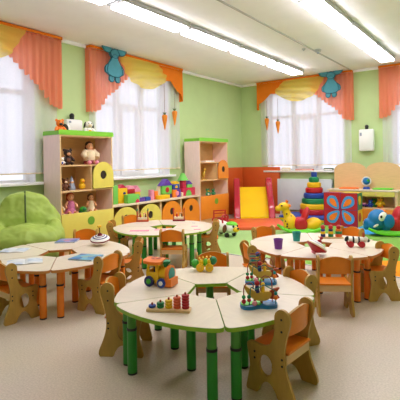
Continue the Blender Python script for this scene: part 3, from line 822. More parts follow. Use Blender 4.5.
# ------------------------------------------------------------------ play kitchen
k = thing('play_kitchen', 'wooden play kitchen unit with scalloped back panel under the air cleaner', 'play kitchen', (3.09, 0, 0))
x0, x1, yf, yb, zt = -.68, .67, -.5, -.15, .655
bk = [(x0, zt), (x1, zt), (x1, 1.06)]
def hump(c, w, n=14): return [(c+w*math.cos(PI*i/n), 1.055+.155*math.sin(PI*i/n)) for i in range(n+1)]
bk = [(x0, .0), (x1, .0)]+hump(.335, .335)+hump(-.34, .335)
MB().prism(bk, yb, yb+.02, lambda a, z, q: Vector((a, q, z))).build('back_panel', 'beech', k)
MB().b2(x0-.03, x1+.02, yf-.02, yb, zt-.03, zt, .004).build('worktop', 'birch', k)
sd = MB(); sd.b2(x0, x0+.03, yf, yb, 0, zt-.03); sd.b2(x1-.05, x1, yf, yb, 0, zt-.03); sd.b2(-.06, -.03, yf, yb, .0, zt-.03); sd.b2(x0, x1, yf+.02, yb, .05, .07); sd.build('side_panel', 'beech', k)
MB().b2(x0+.03, x1-.05, yf+.01, yb, .275, .295).build('shelf', 'beech', k)
dw = MB().b2(-.03, x1-.05, yf-.01, yf+.01, .525, .625, .003).build('drawer_front', 'yellow_lam', k)
MB().cyl((.27, yf-.02, .575), (.27, yf-.01, .575), .018).build('knob', 'beech', dw)
for a, b2_ in ((x0+.03, -.06), (-.03, x1-.05)):
    do = MB().b2(a+.003, b2_-.003, yf-.01, yf+.008, .02, .272, .003).build('door', 'orange_lam', k)
    MB().cyl(((a+b2_)/2, yf-.02, .22), ((a+b2_)/2, yf-.01, .22), .018).build('knob', 'beech', do)
MB().b2(x0+.03, -.06, yf-.01, yf+.008, .30, .625, .003).build('door', 'yellow_lam', k)
for x, w, mn, lb in ((2.76, .36, 'c_orange', 'orange oblong tray on the play kitchen worktop'), (3.44, .36, 'c_lime', 'lime green oblong tray on the play kitchen worktop')):
    t = thing('toy_tray', lb, 'tray', (x, -.27, zt), 0, 'trays on the play kitchen')
    tr = MB(); pl = fillet([(-w/2, -.12), (w/2, -.12), (w/2, .12), (-w/2, .12)], .05)
    tr.prism(pl, 0, .012); tr.build('tray_base', mn, t)
    rm = MB(); rm.tube([(a, b, .016) for a, b in pl+pl[:1]], .01, 6); rm.build('rim', mn, t)
gl = thing('toy_globe', 'small blue toy globe on a blue foot on the play kitchen', 'globe', (3.13, -.3, zt), 20)
MB().cyl((0, 0, 0), (0, 0, .05), .075, .06, n=18).build('foot', 'c_blue', gl)
MB().ell((0, 0, .165), .072, 18).build('ball', 'c_ocean', gl)
mb = MB(); mb.tube([(.085*math.cos(a), 0, .165+.085*math.sin(a)) for a in [2*PI*i/24 for i in range(25)]], .012, 8, caps=False); mb.build('ring', 'c_white', gl)
MB().ell((.02, -.055, .18), (.035, .02, .03), 8).build('land_patch', 'c_grass', gl)
# toys on its open shelf
def plush(name, label, loc, rz, s, body, cat='plush toy', ears='round', belly=None, muzzle=None, group=None, feet=None):
    """sitting animal toy, +x is its front, about s high"""
    t = thing(name, label, cat, loc, rz, group)
    b = MB(); b.ell((0, 0, .27*s), (.22*s, .24*s, .27*s)); b.ell((.03*s, 0, .70*s), (.21*s, .23*s, .22*s))
    for q in (-1, 1):
        b.ell((.1*s, q*.26*s, .36*s), (.09*s, .09*s, .2*s), 10, rot=(q*.5, -.5, 0))
    b.build('body', body, t, 70)
    for q in (-1, 1):
        e = MB()
        if ears == 'round': e.ell((.0, q*.19*s, .88*s), (.05*s, .09*s, .09*s), 10)
        elif ears == 'long': e.ell((0, q*.24*s, .68*s), (.08*s, .06*s, .2*s), 10, rot=(q*.3, 0, 0))
        elif ears == 'big': e.ell((-.02*s, q*.3*s, .78*s), (.06*s, .17*s, .17*s), 12)
        else: e.cyl((0, q*.12*s, .84*s), (0, q*.16*s, 1.02*s), .06*s, .01*s, 8)
        e.build('ear', body if ears != 'long' else 'black', t)
    for q in (-1, 1): MB().ell((.25*s, q*.16*s, .09*s), (.17*s, .1*s, .09*s), 10).build('leg', feet or body, t)
    MB().ell((.2*s, 0, .64*s), (.1*s, .12*s, .09*s), 10).build('muzzle', muzzle or 'c_cream', t)
    each('eye', 'black', t, [lambda b, q=q: b.ell((.215*s, q*.09*s, .76*s), .03*s, 8) for q in (-1, 1)])
    if belly: MB().ell((.06*s, 0, .27*s), (.18*s, .17*s, .2*s), 10).build('belly', belly, t)
    return t
plush('plush_duck', 'yellow plush duck with orange bill in the play kitchen shelf', (3.40, -.33, .296), -75, .24, 'c_yellow', muzzle='c_orange', feet='c_orange')
plush('plush_bear', 'small blue plush toy left of the yellow duck, play kitchen shelf', (3.22, -.36, .296), -80, .16, 'c_blue', muzzle='c_sky')
plush('plush_bear', 'small green toy figure between blue toy and duck', (3.27, -.25, .296), -80, .18, 'c_grass', muzzle='c_yellow')
tc_ = thing('toy_car', 'small purple toy car at the left of the play kitchen shelf', 'toy car', (3.10, -.36, .296), -10)
MB().b2(-.07, .07, -.035, .035, .02, .05, .008).build('chassis', 'c_purple', tc_); MB().b2(-.035, .035, -.03, .03, .05, .085, .01).build('cabin', 'c_pink', tc_)
for a in (-.045, .045):
    for q in (-.037, .037): MB().cyl((a, q-.008, .02), (a, q+.008, .02), .02, n=12).build('wheel', 'black', tc_)
# things on the back window sill
for x, w, hgt, mn, lb in ((1.22, .2, .07, 'c_cream', 'small cream box on the back window sill, left'), (1.68, .42, .035, 'mat_salmon', 'long low orange box on the back window sill'), (2.25, .2, .055, 'leaf', 'small olive box on the back window sill, right')):
    t = thing('sill_box', lb, 'box', (x, -.03, SILL+.035), 0); MB().b2(-w/2, w/2, -.04, .04, 0, hgt, .004).build('box_body', mn, t); MB().b2(-w/2+.01, w/2-.01, -.0415, -.04, .008, hgt*.6).build('paper_label', 'paper', t)

# ------------------------------------------------------------------ ride-on toys
gz = .009
gi = thing('rocking_giraffe', 'yellow rocking giraffe with red seat and green base on the carpet', 'rocking toy', (2.58, -2.40, gz), 216)
b = MB(); b.ell((.19, 0, .18), (.12, .11, .17), 16); b.ell((.24, 0, .33), (.07, .065, .16), 14, rot=(0, .2, 0)); b.ell((.29, 0, .47), (.105, .08, .075), 16); b.ell((.385, 0, .435), (.065, .06, .05), 12)
b.ell((-.2, 0, .15), (.16, .12, .12), 16, rot=(0, .3, 0)); b.ell((0, 0, .13), (.26, .1, .09), 16)
soft(b.build('body', 'c_yellow', gi), .012, 6)
random.seed(5)
for i in range(14):
    q = 1 if i % 2 else -1; a = .12+.15*random.random(); z = .07+.30*i/14
    MB().ell((a if z < .22 else .18+.1*random.random(), q*(.098 if z < .22 else .055), z), (.016, .018, .018), 8).build('spot', 'c_brown', gi)
each('eye', 'black', gi, [lambda b, q=q: b.ell((.34, q*.062, .49), .016, 8) for q in (-1, 1)])
for q in (-1, 1): MB().cyl((.25, q*.04, .53), (.235, q*.05, .575), .013, .02, 10).build('horn', 'c_orange', gi); MB().ell((.21, q*.09, .49), (.02, .045, .028), 10).build('ear', 'c_orange', gi)
st = MB(); st.ell((.03, 0, .21), (.13, .12, .07), 16); st.ell((-.07, 0, .31), (.055, .12, .16), 16, rot=(0, -.35, 0)); st.ell((.02, .1, .16), (.12, .04, .12), 12); st.ell((.02, -.1, .16), (.12, .04, .12), 12)
soft(st.build('seat', 'c_red', gi), .012, 6)
def runners(root, Lh, y, mname='c_lime'):
    for q in (-1, 1):
        r_ = MB(); r_.tube([(-Lh+2*Lh*i/12, q*y, .035+.10*(abs(-1+i/6)**2.6)) for i in range(13)], [.02+.014*math.sin(PI*i/12) for i in range(13)], 10); r_.build('rocker', mname, root)
    MB().ell((0, 0, .07), (Lh*.82, y+.02, .04), 16).build('base', mname, root)
runners(gi, .39, .12)
el = thing('rocking_elephant', 'blue rocking elephant with red seat and green base at the right edge', 'rocking toy', (3.93, -1.83, gz), 214)
b = MB(); b.ell((.22, 0, .27), (.17, .15, .17), 18); b.ell((.3, 0, .18), (.12, .12, .12), 16); b.ell((.40, 0, .22), (.06, .05, .07), 12); b.ell((.42, 0, .15), (.045, .045, .06), 12); b.ell((.1, 0, .14), (.12, .12, .1), 16); b.ell((-.25, 0, .16), (.16, .13, .12), 16)
soft(b.build('body', 'c_ocean', el), .012, 6)
for q in (-1, 1):
    MB().ell((.2, q*.145, .33), (.06, .03, .08), 12, rot=(0, -.5, 0)).build('eye_patch', 'c_white', el)
    MB().ell((.23, q*.172, .33), (.02, .01, .025), 8).build('pupil', 'black', el)
    MB().ell((.3, q*.125, .18), (.05, .012, .02), 10, rot=(0, .5, 0)).build('tusk', 'c_white', el)
    MB().ell((.10, q*.16, .25), (.09, .025, .12), 12).build('ear', 'c_ocean', el)
MB().cyl((.13, -.11, .41), (.13, .11, .41), .018).build('handle', 'c_orange', el)
st = MB(); st.ell((.03, 0, .23), (.13, .14, .08), 16); st.ell((-.09, 0, .33), (.065, .13, .16), 16, rot=(0, -.3, 0)); st.ell((-.03, .1, .17), (.12, .04, .12), 12); st.ell((-.03, -.1, .17), (.12, .04, .12), 12)
soft(st.build('seat', 'c_red', el), .012, 6)
runners(el, .42, .13)
dg_scale = .9
dg = thing('ride_on_dog', 'white ride-on dog with brown ears and green cap on the carpet', 'ride-on toy', (1.56, -3.29, gz), -12); dg.scale = (dg_scale,)*3
b = MB(); b.ell((-.06, 0, .17), (.22, .12, .115), 18); b.ell((.2, 0, .17), (.12, .115, .1), 16); b.ell((-.2, 0, .24), (.08, .1, .06), 12)
soft(b.build('body', 'c_white', dg), .011, 6)
for q in (-1, 1): MB().ell((.14, q*.125, .16), (.05, .022, .085), 12, rot=(0, .3, 0)).build('ear', 'c_brown', dg)
MB().ell((.2, 0, .245), (.11, .10, .045), 14).ell((.285, 0, .24), (.05, .07, .014), 10).build('cap', 'c_lime', dg)
MB().ell((.315, 0, .15), (.06, .07, .05), 14).build('muzzle', 'c_yellow', dg)
MB().ell((.365, 0, .17), (.02, .03, .02), 10).build('nose', 'black', dg)
each('eye', 'black', dg, [lambda b, q=q: b.ell((.30, q*.055, .21), (.015, .022, .024), 8) for q in (-1, 1)])
each('spot', 'black', dg, [lambda b, p=p: b.ell(p, (.025, .012, .022), 8) for p in ((-.12, -.115, .19), (-.2, -.095, .17), (-.02, -.118, .2), (-.1, .115, .19))])
hd = MB(); hd.tube([(.04, -.07, .25), (.03, -.08, .36), (.03, -.05, .39), (.03, .05, .39), (.03, .08, .36), (.04, .07, .25)], .016, 8); hd.build('handle', 'c_red', dg)
for a in (-.18, .17):
    for q in (-.1, .1): MB().cyl((a, q-.018, .045), (a, q+.018, .045), .045, n=16).build('wheel', 'black', dg)
wg = thing('toy_wagon', 'red toy wagon with frame handle behind the ride-on dog', 'toy wagon', (.93, -2.45, 0), 30)
MB().b2(-.16, .16, -.1, .1, .06, .08).b2(-.16, .16, -.1, -.09, .08, .17).b2(-.16, .16, .09, .1, .08, .17).b2(-.16, -.15, -.1, .1, .08, .17).b2(.15, .16, -.1, .1, .08, .17).build('tray', 'c_red', wg)
h = MB(); h.tube([(-.12, -.08, .1), (-.12, -.08, .32), (.10, -.08, .335), (.10, -.08, .1)], .018, 8); h.tube([(-.12, -.08, .27), (.1, -.08, .28)], .01, 8); h.build('handle', 'c_red', wg)
for a in (-.1, .1):
    for q in (-.115, .115): MB().cyl((a, q-.012, .05), (a, q+.012, .05), .05, n=16).build('wheel', 'black', wg)

# ------------------------------------------------------------------ toys on the nearest table
tr = thing('toy_train', 'yellow toy locomotive with orange roof and blue wheels on the nearest table', 'toy train', (3.545, -7.135, TH), 12)
def slab_win(mb, y):
    mb.prism(fillet([(-.115, .05), (-.005, .05), (-.005, .185), (-.095, .185), (-.115, .12)], .012), y-.006, y+.006, lambda a, z, q: Vector((a, q, z)), [fillet([(-.09, .115), (-.03, .115), (-.03, .165), (-.085, .165)], .008)])
cb = MB(); tr.scale = (.88, .88, .88); slab_win(cb, -.055); slab_win(cb, .055); cb.b2(-.012, -.002, -.055, .055, .05, .185); cb.b2(-.118, -.108, -.055, .055, .05, .12); cb.b2(-.11, 0, -.055, .055, .045, .055); cb.build('cab', 'c_yellow', tr)
MB().b2(-.13, .05, -.05, .05, .025, .055, .008).build('chassis', 'c_yellow', tr)
rf = MB(); rf.prism(smooth_curve([(-.075, -.075), (.075, -.075), (.08, 0), (.075, .075), (-.075, .075), (-.08, 0)], 4), .183, .205, lambda a, b, q: Vector((a-.055, b, q+.012*(1-(b/.075)**2)))); ro = rf.build('roof', 'c_orange', tr)
for a in (-.09, -.04): MB().b2(a, a+.03, -.03, .03, .2165, .2205, .002).build('roof_slot', 'c_rustred', ro)
MB().cyl((-.005, 0, .1), (.06, 0, .1), .055, .055, 20).build('boiler', 'c_yellow', tr)
ft = MB(); ft.cyl((.06, 0, .1), (.085, 0, .1), .07, .068, 22); ft.prism([(-.06, .0), (.06, 0), (.06, .06), (-.06, .06)], .05, .11, lambda a, z, q: Vector((q, a, z+.01)));  fo = ft.build('front_ring', 'c_orange', tr)
MB().cyl((.085, 0, .1), (.089, 0, .1), .05, n=20).build('face_plate', 'c_teal', fo)
MB().lathe([(.018, .15), (.02, .17), (.036, .185), (.038, .2), (.026, .207), (0, .207)], (.035, 0, 0), 16).build('funnel', 'c_green', tr)
dv = MB(); dv.ell((-.06, 0, .14), (.02, .02, .022), 10); dv.cyl((-.06, 0, .06), (-.06, 0, .125), .022, .016, 10); dv.build('driver', 'c_navy', tr)
for a, r, z in ((-.085, .042, .042), (.025, .036, .036)):
    for q in (-1, 1):
        w = MB().cyl((a, q*.052, z), (a, q*.074, z), r, n=20).build('wheel', 'c_blue' if r < .04 else 'c_navy', tr)
        MB().cyl((a, q*.074, z), (a, q*.078, z), r*.5, n=16).build('hub', 'c_grass' if r > .04 else 'c_white', w)

pg = thing('ring_stacker', 'wooden board with five coloured ring stacks in rising height', 'stacking toy', (3.92, -7.505, TH), 28)
MB().b2(-.13, .13, -.034, .034, 0, .018, .004).build('board', 'beech', pg)
for i, (mn, nn) in enumerate((('c_blue', 1), ('c_green', 2), ('c_yellow', 3), ('mat_salmon', 4), ('c_red', 5))):
    x = -.10+i*.05
    MB().cyl((x, 0, .018), (x, 0, .024+.0165*nn+.006), .006, n=10).build('peg', 'c_rustred', pg)
    for j in range(nn):
        MB().lathe([(.007, 0), (.019, 0), (.0225, .004), (.0225, .012), (.019, .0155), (.007, .0155)], (x, 0, .0185+j*.0165), 18).build('ring', mn, pg)

ct = thing('pull_along_caterpillar', 'green and yellow caterpillar toy on wheels at the far side of the nearest table', 'pull-along toy', (3.555, -6.645, TH), 214)
bd = MB()
for i, (x, z, r) in enumerate(((.02, .062, .030), (-.015, .068, .03), (-.045, .068, .028))): bd.m('c_yellow' if i % 2 == 0 else 'c_lime').ell((x, 0, z), (.022, r+.006, r), 14)
bd.m('c_lime').ell((0, 0, .06), (.07, .02, .022), 12); bd.build('body', None, ct, 70)
MB().ell((.068, 0, .055), (.036, .038, .036), 16).build('head', 'c_grass', ct)
MB().ell((-.075, 0, .08), (.032, .034, .034), 14).build('tail_ball', 'c_green', ct)
each('ridge', 'c_yellow', ct, [lambda b, i=i: b.ell((.035-i*.03, 0, .10+.004*i), (.008, .026, .008), 8) for i in range(4)])
each('eye', 'black', ct, [lambda b, q=q: b.ell((.095, q*.018, .065), .006, 8) for q in (-1, 1)])
for a in (.028, -.045):
    for q in (-1, 1):
        w = MB().cyl((a, q*.036, .032), (a, q*.052, .032), .032, n=20).build('wheel', 'c_yellow', ct); MB().cyl((a, q*.052, .032), (a, q*.055, .032), .008, n=10).build('axle', 'c_goldwood', w)

def maze(loc, rz, label, tall):
    z_ = thing('bead_maze', label, 'bead maze', loc, rz, 'bead mazes with a boat')
    pl = smooth_curve([(-.11, 0), (-.095, -.05), (-.05, -.06), (0, -.042), (.05, -.055), (.1, -.045), (.115, 0), (.1, .05), (.05, .055), (0, .045), (-.05, .055), (-.095, .045)], 4)
    MB().prism(pl, 0, .02).build('base', 'c_ocean', z_)
    MB().prism([(a*.55-.045, b*.6) for a, b in pl], .02, .024).build('grass_patch', 'c_lime', z_)
    hull = smooth_curve([(-.085, .13), (-.065, .08), (-.015, .042), (.05, .038), (.08, .07), (.065, .09), (0, .088), (-.045, .108)], 4)
    MB().prism(hull, -.012, .012, lambda a, z, q: Vector((a, q, z))).build('hull', 'c_goldwood', z_)
    MB().prism(smooth_curve([(.045, .065), (.085, .10), (.13, .11), (.112, .08), (.128, .048), (.075, .045)], 4), -.007, .007, lambda a, z, q: Vector((a, q, z))).build('tail', 'c_rustred', z_)
    for a in (.02, -.02): MB().cyl((a, 0, .02), (a, 0, .053), .008).build('stand', 'c_rustred', z_)
    f = MB(); f.cyl((-.005, 0, .085), (-.005, 0, .125), .016, .011, 12); f.build('sailor', 'c_navy', z_); MB().ell((-.005, 0, .14), .016, 12).build('sailor_head', 'c_red', z_)
    MB().cyl((.03, 0, .085), (.03, 0, .12), .013, .01, 12).ell((.03, 0, .132), .013, 12).build('passenger', 'c_yellow', z_)
    wires = [([(-.09, -.02, .02), (-.09, -.02, .12), (-.075, -.02, .145), (-.05, -.015, .15), (-.03, -.01, .135), (-.03, 0, .105)], 'wire'),
             ([(.09, .02, .02), (.09, .02, .14), (.075, .02, .17), (.045, .02, .178), (.02, .02, .16), (.02, .02, .02)], 'wire'),
             ([(.1, -.03, .02), (.1, -.03, .10), (.06, -.035, .12), (.03, -.03, .14), (-.02, -.03, .11), (-.05, -.03, .13), (-.06, -.03, .02)], 'wire_teal')]
    for i in range(tall):
        zz = .125+.016*i; wires.append(([(-.04+.04*math.cos(t*.9), .03+.035*math.sin(t*.9), zz+.003*t) for t in range(9)], 'wire_teal' if i % 2 else 'wire'))
    if tall: wires.append(([(-.03, .03, .02), (-.02, .035, .12), (-.02, .03, .215)], 'wire'))
    for pts, mn in wires:
        P2 = []
        for i in range(len(pts)-1):
            for j in range(4): P2.append(Vector(pts[i]).lerp(Vector(pts[i+1]), j/4))
        P2.append(Vector(pts[-1])); P2 = [P2[0]]+[(P2[i-1]+P2[i]*2+P2[i+1])/4 for i in range(1, len(P2)-1)]+[P2[-1]]
        MB().tube(P2, .0032, 6).build('wire', mn, z_)
    bc = ['c_red', 'c_green', 'c_yellow', 'c_blue', 'c_orange', 'c_teal']
    beads = [(-.09, -.02, .04, .014), (-.09, -.02, .066, .012), (.02, .02, .05, .012), (.09, .02, .05, .012), (.1, -.03, .06, .014), (.1, -.03, .085, .011), (-.06, -.03, .05, .012), (-.06, -.03, .07, .012)]
    if tall: beads += [(-.02, .033, .17, .014), (-.02, .03, .2, .016), (0, .03, .135, .012), (-.06, .05, .15, .012), (-.025, .06, .175, .011), (-.07, .0, .14, .012)]
    for i, (x, y, z, r) in enumerate(beads): MB().ell((x, y, z), r, 12).build('bead', bc[i % 6], z_)
    MB().ell((-.03, -.045, .035), (.016, .012, .015), 10).build('pebble', 'c_pink', z_)
maze((4.32, -7.15, TH), 40, 'bead maze with boat nearest the viewer on the right of the nearest table', 0)
maze((4.10, -6.71, TH), 25, 'taller bead maze standing behind the other one', 5)

# ------------------------------------------------------------------ toys on the table by the beanbag
def book(loc, rz, label, cov, openb=False, w=.22, d=.16):
    t = thing('picture_book', label, 'book', loc, rz, 'books lying on the round table by the beanbag')
    if openb:
        for q in (-1, 1):
            pg_ = MB(); pg_.grid(lambda a, b: Vector((q*a*w*.62, (b-.5)*d*1.1, .003+.010*math.sin(PI*min(1, a*1.1))*(1-a*.6))), 8, 2); pg_.build('page', 'cover_pale', t)
        MB().b2(-w*.62, w*.62, -d*.55, d*.55, 0, .0025).build('cover', 'paper', t)
    else:
        MB().b2(-w/2+.003, w/2-.004, -d/2+.003, d/2-.003, .0015, .0105).build('pages', 'paper', t)
        MB().b2(-w/2, w/2, -d/2, d/2, .0105, .0125).b2(-w/2, w/2, -d/2, d/2, 0, .0015).b2(-w/2, -w/2+.002, -d/2, d/2, 0, .0125).build('cover', cov, t)
book((1.52, -6.44, TH), 38, 'flat blue and lilac picture book at the far side of the beanbag-side table', 'cover_lilac', w=.22, d=.22)
book((2.38, -6.87, TH), 20, 'bright blue picture book at the right of the beanbag-side table', 'cover_blue', w=.24, d=.22)
book((1.47, -7.05, TH), 36, 'open pale booklet at the left edge behind the other pale one', 'cover_pale', True, w=.22, d=.18)
book((2.03, -7.27, TH), 58, 'open pale booklet at the left edge nearer the viewer', 'cover_pale', True, w=.24, d=.2)
def top(loc, rot, label, prof, stem, tipm, flower):
    t = thing('spinning_top', label, 'spinning top', loc, 0, 'spinning tops'); t.rotation_euler = rot
    b = MB(); b.m(prof[0][2]); b.lathe(prof, n=28); b.build('body', None, t, 60)
    MB().cyl((0, 0, stem[0]), (0, 0, stem[1]), .006, n=8).build('stem', 'c_brown', t)
    MB().ell((0, 0, stem[0]+.006), (.022, .022, .02), 10).build('collar', tipm, t)
    if flower:
        f = MB()
        for i in range(5): a = 2*PI*i/5; f.ell((.012*math.cos(a), .012*math.sin(a), stem[1]+.008), (.012, .012, .012), 8)
        f.build('flower_knob', 'c_yellow', t)
    else: MB().ell((0, 0, stem[1]), .015, 10).build('knob', tipm, t)
top((2.01, -6.385, TH+.012), (R(10), R(8), 0), 'white humming top with dark rings and yellow flower knob', [(0, 0, 'c_white'), (.03, .0, 'c_white'), (.085, .028, 'c_cream'), (.104, .05, 'c_white'), (.10, .062, 'c_maroon'), (.088, .074, 'c_white'), (.078, .081, 'c_white'), (.066, .087, 'c_navy'), (.052, .093, 'c_white'), (.04, .097, 'c_navy'), (.03, .10, 'c_white'), (0, .105, 'c_maroon')], (.1, .19), 'c_maroon', True)
top((4.09, -5.68, TH+.028), Matrix.Rotation(R(33), 4, Vector((-.75, .66, 0))).to_euler(), 'red and grey spinning top lying tilted on the right table', [(0, -.01, 'c_pink'), (.02, -.008, 'c_pink'), (.024, .01, 'c_pink'), (.09, .05, 'c_red'), (.098, .062, 'c_red'), (.096, .072, 'c_cream'), (.075, .088, 'c_white'), (.062, .094, 'c_grey'), (.045, .102, 'c_white'), (.03, .106, 'c_grey'), (0, .112, 'c_white')], (.108, .15), 'c_red', False)

# ------------------------------------------------------------------ toys on the table by the low cabinets
def castle(loc, rz, label, bm_, bc):
    t = thing('wooden_toy_castle', label, 'wooden toy', loc, rz, 'wooden castle toys')
    MB().b2(-.09, .09, -.06, .06, 0, .025, .004).build('base', bm_, t)
    MB().b2(-.07, .07, -.045, .045, .025, .06, .003).build('wagon_box', 'c_cream', t)
    for a in (-.078, .078):
        for q in (-.05, .05):
            p = MB().cyl((a, q, .025), (a, q, .16), .007, n=8).build('post', 'c_rustred', t)
            MB().cyl((a, q, .16), (a, q, .19), .012, .002, 8).build('post_cap', bc, p)
    for i, (a, c) in enumerate(((-.03, 'c_red'), (.02, 'c_cream'), (.045, 'c_brown'))):
        g = MB().cyl((a, 0, .06), (a, 0, .105), .014, .009, 10).build('figure', c, t); MB().ell((a, 0, .115), .012, 10).build('figure_head', 'c_skin', g)
castle((1.15, -4.85, TH), 40, 'wooden castle toy with dark red base at the left of the far table', 'c_rustred', 'c_green')
castle((1.58, -4.53, TH), 36, 'wooden castle toy with crimson base in front of the orange arched doors', 'c_maroon', 'c_red')
def card(loc, rz, label, w, d, mn):
    t = thing('picture_card', label, 'card', loc, rz, 'cards on the table by the low cabinets'); MB().b2(-w/2, w/2, -d/2, d/2, 0, .002).build('card_sheet', 'paper', t); MB().b2(-w/2+.006, w/2-.006, -d/2+.006, d/2-.006, .002, .0026).build('print', mn, t)
card((2.11, -4.85, TH), 30, 'upper pink card at the right of the far table', .1, .07, 'paper_pink')
card((2.30, -5.05, TH), 35, 'lower pink card at the right of the far table', .1, .07, 'paper_pink')
card((1.90, -5.31, TH), 36, 'pink card behind the orange chair back on the far table', .16, .08, 'paper_pink')
card((1.72, -5.50, TH), 36, 'wide white sheet with pink print at the near edge of the far table', .26, .11, 'paper_pink')
card((1.92, -4.62, TH), 20, 'tiny dark card near the crimson castle toy', .06, .04, 'c_grey')

# ------------------------------------------------------------------ toys on the table by the play area
for loc, mn, lb in (((3.69, -5.575, TH), 'c_violet', 'purple plastic cup on the right table'), ((3.675, -5.10, TH), 'c_teal', 'teal plastic cup on the right table')):
    t = thing('plastic_cup', lb, 'cup', loc, 0, 'plastic cups')
    MB().lathe([(0, 0), (.036, 0), (.046, .095), (.043, .095), (.034, .006), (0, .006)], n=24).build('cup_wall', mn, t); MB().tube([(.0455*math.cos(a), .0455*math.sin(a), .095) for a in [2*PI*i/24 for i in range(25)]], .003, 6).build('rim', mn, t)
pd = thing('peg_board', 'wooden board carrying three peg dolls, far side of the right table', 'wooden board', (3.93, -4.76, TH), 32)
MB().b2(-.13, .13, -.04, .04, 0, .016, .004).build('board', 'beech', pd)
for i, (a, c1, c2, c3, w, lb) in enumerate(((-.085, 'c_navy', 'c_yellow', 'c_blue', .026, 'peg doll with red head, left of the three on the board'), (-.0, 'c_green', 'c_yellow', 'c_navy', .028, 'peg doll with red head, middle of the three on the board'), (.085, 'mat_salmon', 'c_green', 'c_orange', .036, 'widest peg doll, right of the three on the board'))):
    ca, sa = math.cos(R(32)), math.sin(R(32))
    t = thing('peg_doll', lb, 'peg doll', (3.93+a*ca, -4.76+a*sa, TH+.016), 32, 'peg dolls on the board')
    bd = MB(); bd.m(c1).cyl((0, 0, 0), (0, 0, .032), w, n=18); bd.m(c2).cyl((0, 0, .032), (0, 0, .062), w, n=18); bd.m(c3).cyl((0, 0, .062), (0, 0, .085), w*.85, n=18); bd.build('stacked_body', None, t)
    MB().ell((0, 0, .105), .026, 14).build('head', 'c_red', t)
zb = thing('toy_zebra', 'striped toy zebra on red wheels on the right table', 'pull-along toy', (4.30, -5.10, TH), 26)
bd = MB()
for i in range(8):
    x = -.07+i*.0175; bd.m('black' if i in (2, 5) else 'c_white'); bd.cyl((x, 0, .07), (x+.0175, 0, .07), .036-.0015*abs(i-3.5), .036-.0015*abs(i-2.5), 16)
bd.build('body', None, zb)
hd = MB(); hd.m('c_white').ell((.09, 0, .075), (.028, .026, .03), 12); hd.m('black').ell((.115, 0, .065), (.018, .02, .018), 10); hd.build('head', None, zb)
MB().ell((.075, 0, .118), (.014, .012, .03), 10).build('mane', 'c_rustred', zb)
MB().ell((-.085, 0, .08), (.02, .012, .03), 10, rot=(0, .5, 0)).build('tail', 'black', zb)
for a in (-.055, .05):
    for q in (-1, 1): MB().cyl((a, q*.03, .031), (a, q*.046, .031), .031, n=18).build('wheel', 'c_red', zb)

# ------------------------------------------------------------------ toys in and on the tall cabinets
def doll(name, label, loc, rz, s, dress, hair, skin='c_skin', coat=None, legs=None, bonnet=False):
    t = thing(name, label, 'doll', loc, rz, None)
    b = MB(); b.ell((.02*s, 0, .76*s), (.15*s, .15*s, .17*s), 14); b.ell((0, 0, .35*s), (.14*s, .15*s, .28*s), 12)
    for q in (-1, 1):
        b.tube([(0, q*.13*s, .54*s), (.08*s, q*.25*s, .4*s), (.18*s, q*.24*s, .3*s)], [.06*s, .055*s, .05*s], 8); b.tube([(.02*s, q*.09*s, .1*s), (.22*s, q*.13*s, .08*s), (.38*s, q*.16*s, .075*s)], [.08*s, .075*s, .065*s], 8)
    b.build('body', skin, t, 70)
    d = MB(); d.lathe([(.1*s, .6*s), (.17*s, .5*s), (.2*s, .25*s), (.27*s, .04*s), (0, .03*s)], n=16); d.build('dress', dress, t, 60)
    h = MB(); h.ell((-.03*s, 0, .82*s), (.155*s, .17*s, .155*s), 14); h.ell((-.07*s, 0, .7*s), (.12*s, .17*s, .14*s), 12); h.build('hair', hair, t, 70)
    each('eye', 'black', t, [lambda b, q=q: b.ell((.165*s, q*.055*s, .77*s), .018*s, 6) for q in (-1, 1)])
    if coat:
        c = MB(); c.lathe([(.13*s, .62*s), (.25*s, .52*s), (.27*s, .3*s), (.24*s, .16*s)], (-.02*s, 0, 0), 16)
        for q in (-1, 1): c.tube([(0, q*.16*s, .55*s), (.1*s, q*.3*s, .4*s), (.2*s, q*.24*s, .28*s)], [.12*s, .12*s, .1*s], 10)
        c.build('coat', coat, t, 60)
    if legs:
        for q in (-1, 1): MB().ell((.36*s, q*.16*s, .085*s), (.09*s, .085*s, .085*s), 10).build('shoe', legs, t)
    return t
z1, z2, z3, zt_ = 1.27, .90, .55, 1.76
plush('plush_monkey', 'dark brown plush monkey at the left of the top shelf', (0.340, -5.550, z1), -15, .25, 'c_dkbrown', ears='round', muzzle='c_skin', belly='c_brown')
doll('big_doll', 'big doll in cream fur coat on the top shelf of the yellow cabinet', (0.290, -5.110, z1), -15, .37, 'c_maroon', 'c_dkbrown', coat='c_cream', legs='c_pink')
plush('plush_mouse', 'tiny white and blue plush figure at the left end of the top shelf', (0.400, -5.690, z1), -15, .12, 'c_white', ears='round', belly='c_blue', feet='c_maroon')
plush('plush_bear', 'small light brown plush bear at the left end of the middle shelf', (0.340, -5.700, z2), -15, .14, 'c_brown', muzzle='c_skin')
plush('plush_bear', 'darker brown plush bear second from left on the middle shelf', (0.300, -5.570, z2), -15, .19, 'c_brown', ears='round', muzzle='c_cream')
gn = thing('gnome_figure', 'grey-blue gnome figure with pointed hat on the middle shelf', 'figurine', (0.320, -5.470, z2), -15)
MB().lathe([(0, 0), (.05, 0), (.055, .03), (.035, .1), (0, .11)], n=14).build('body', 'c_grey', gn); MB().ell((.01, 0, .115), .028, 10).build('head', 'c_skin', gn); MB().cyl((0, 0, .128), (-.005, 0, .21), .034, .003, 12).build('hat', 'c_grey', gn)
dk = thing('rubber_duck', 'yellow rubber duck at the right of the middle shelf', 'toy duck', (0.340, -5.300, z2), -20)
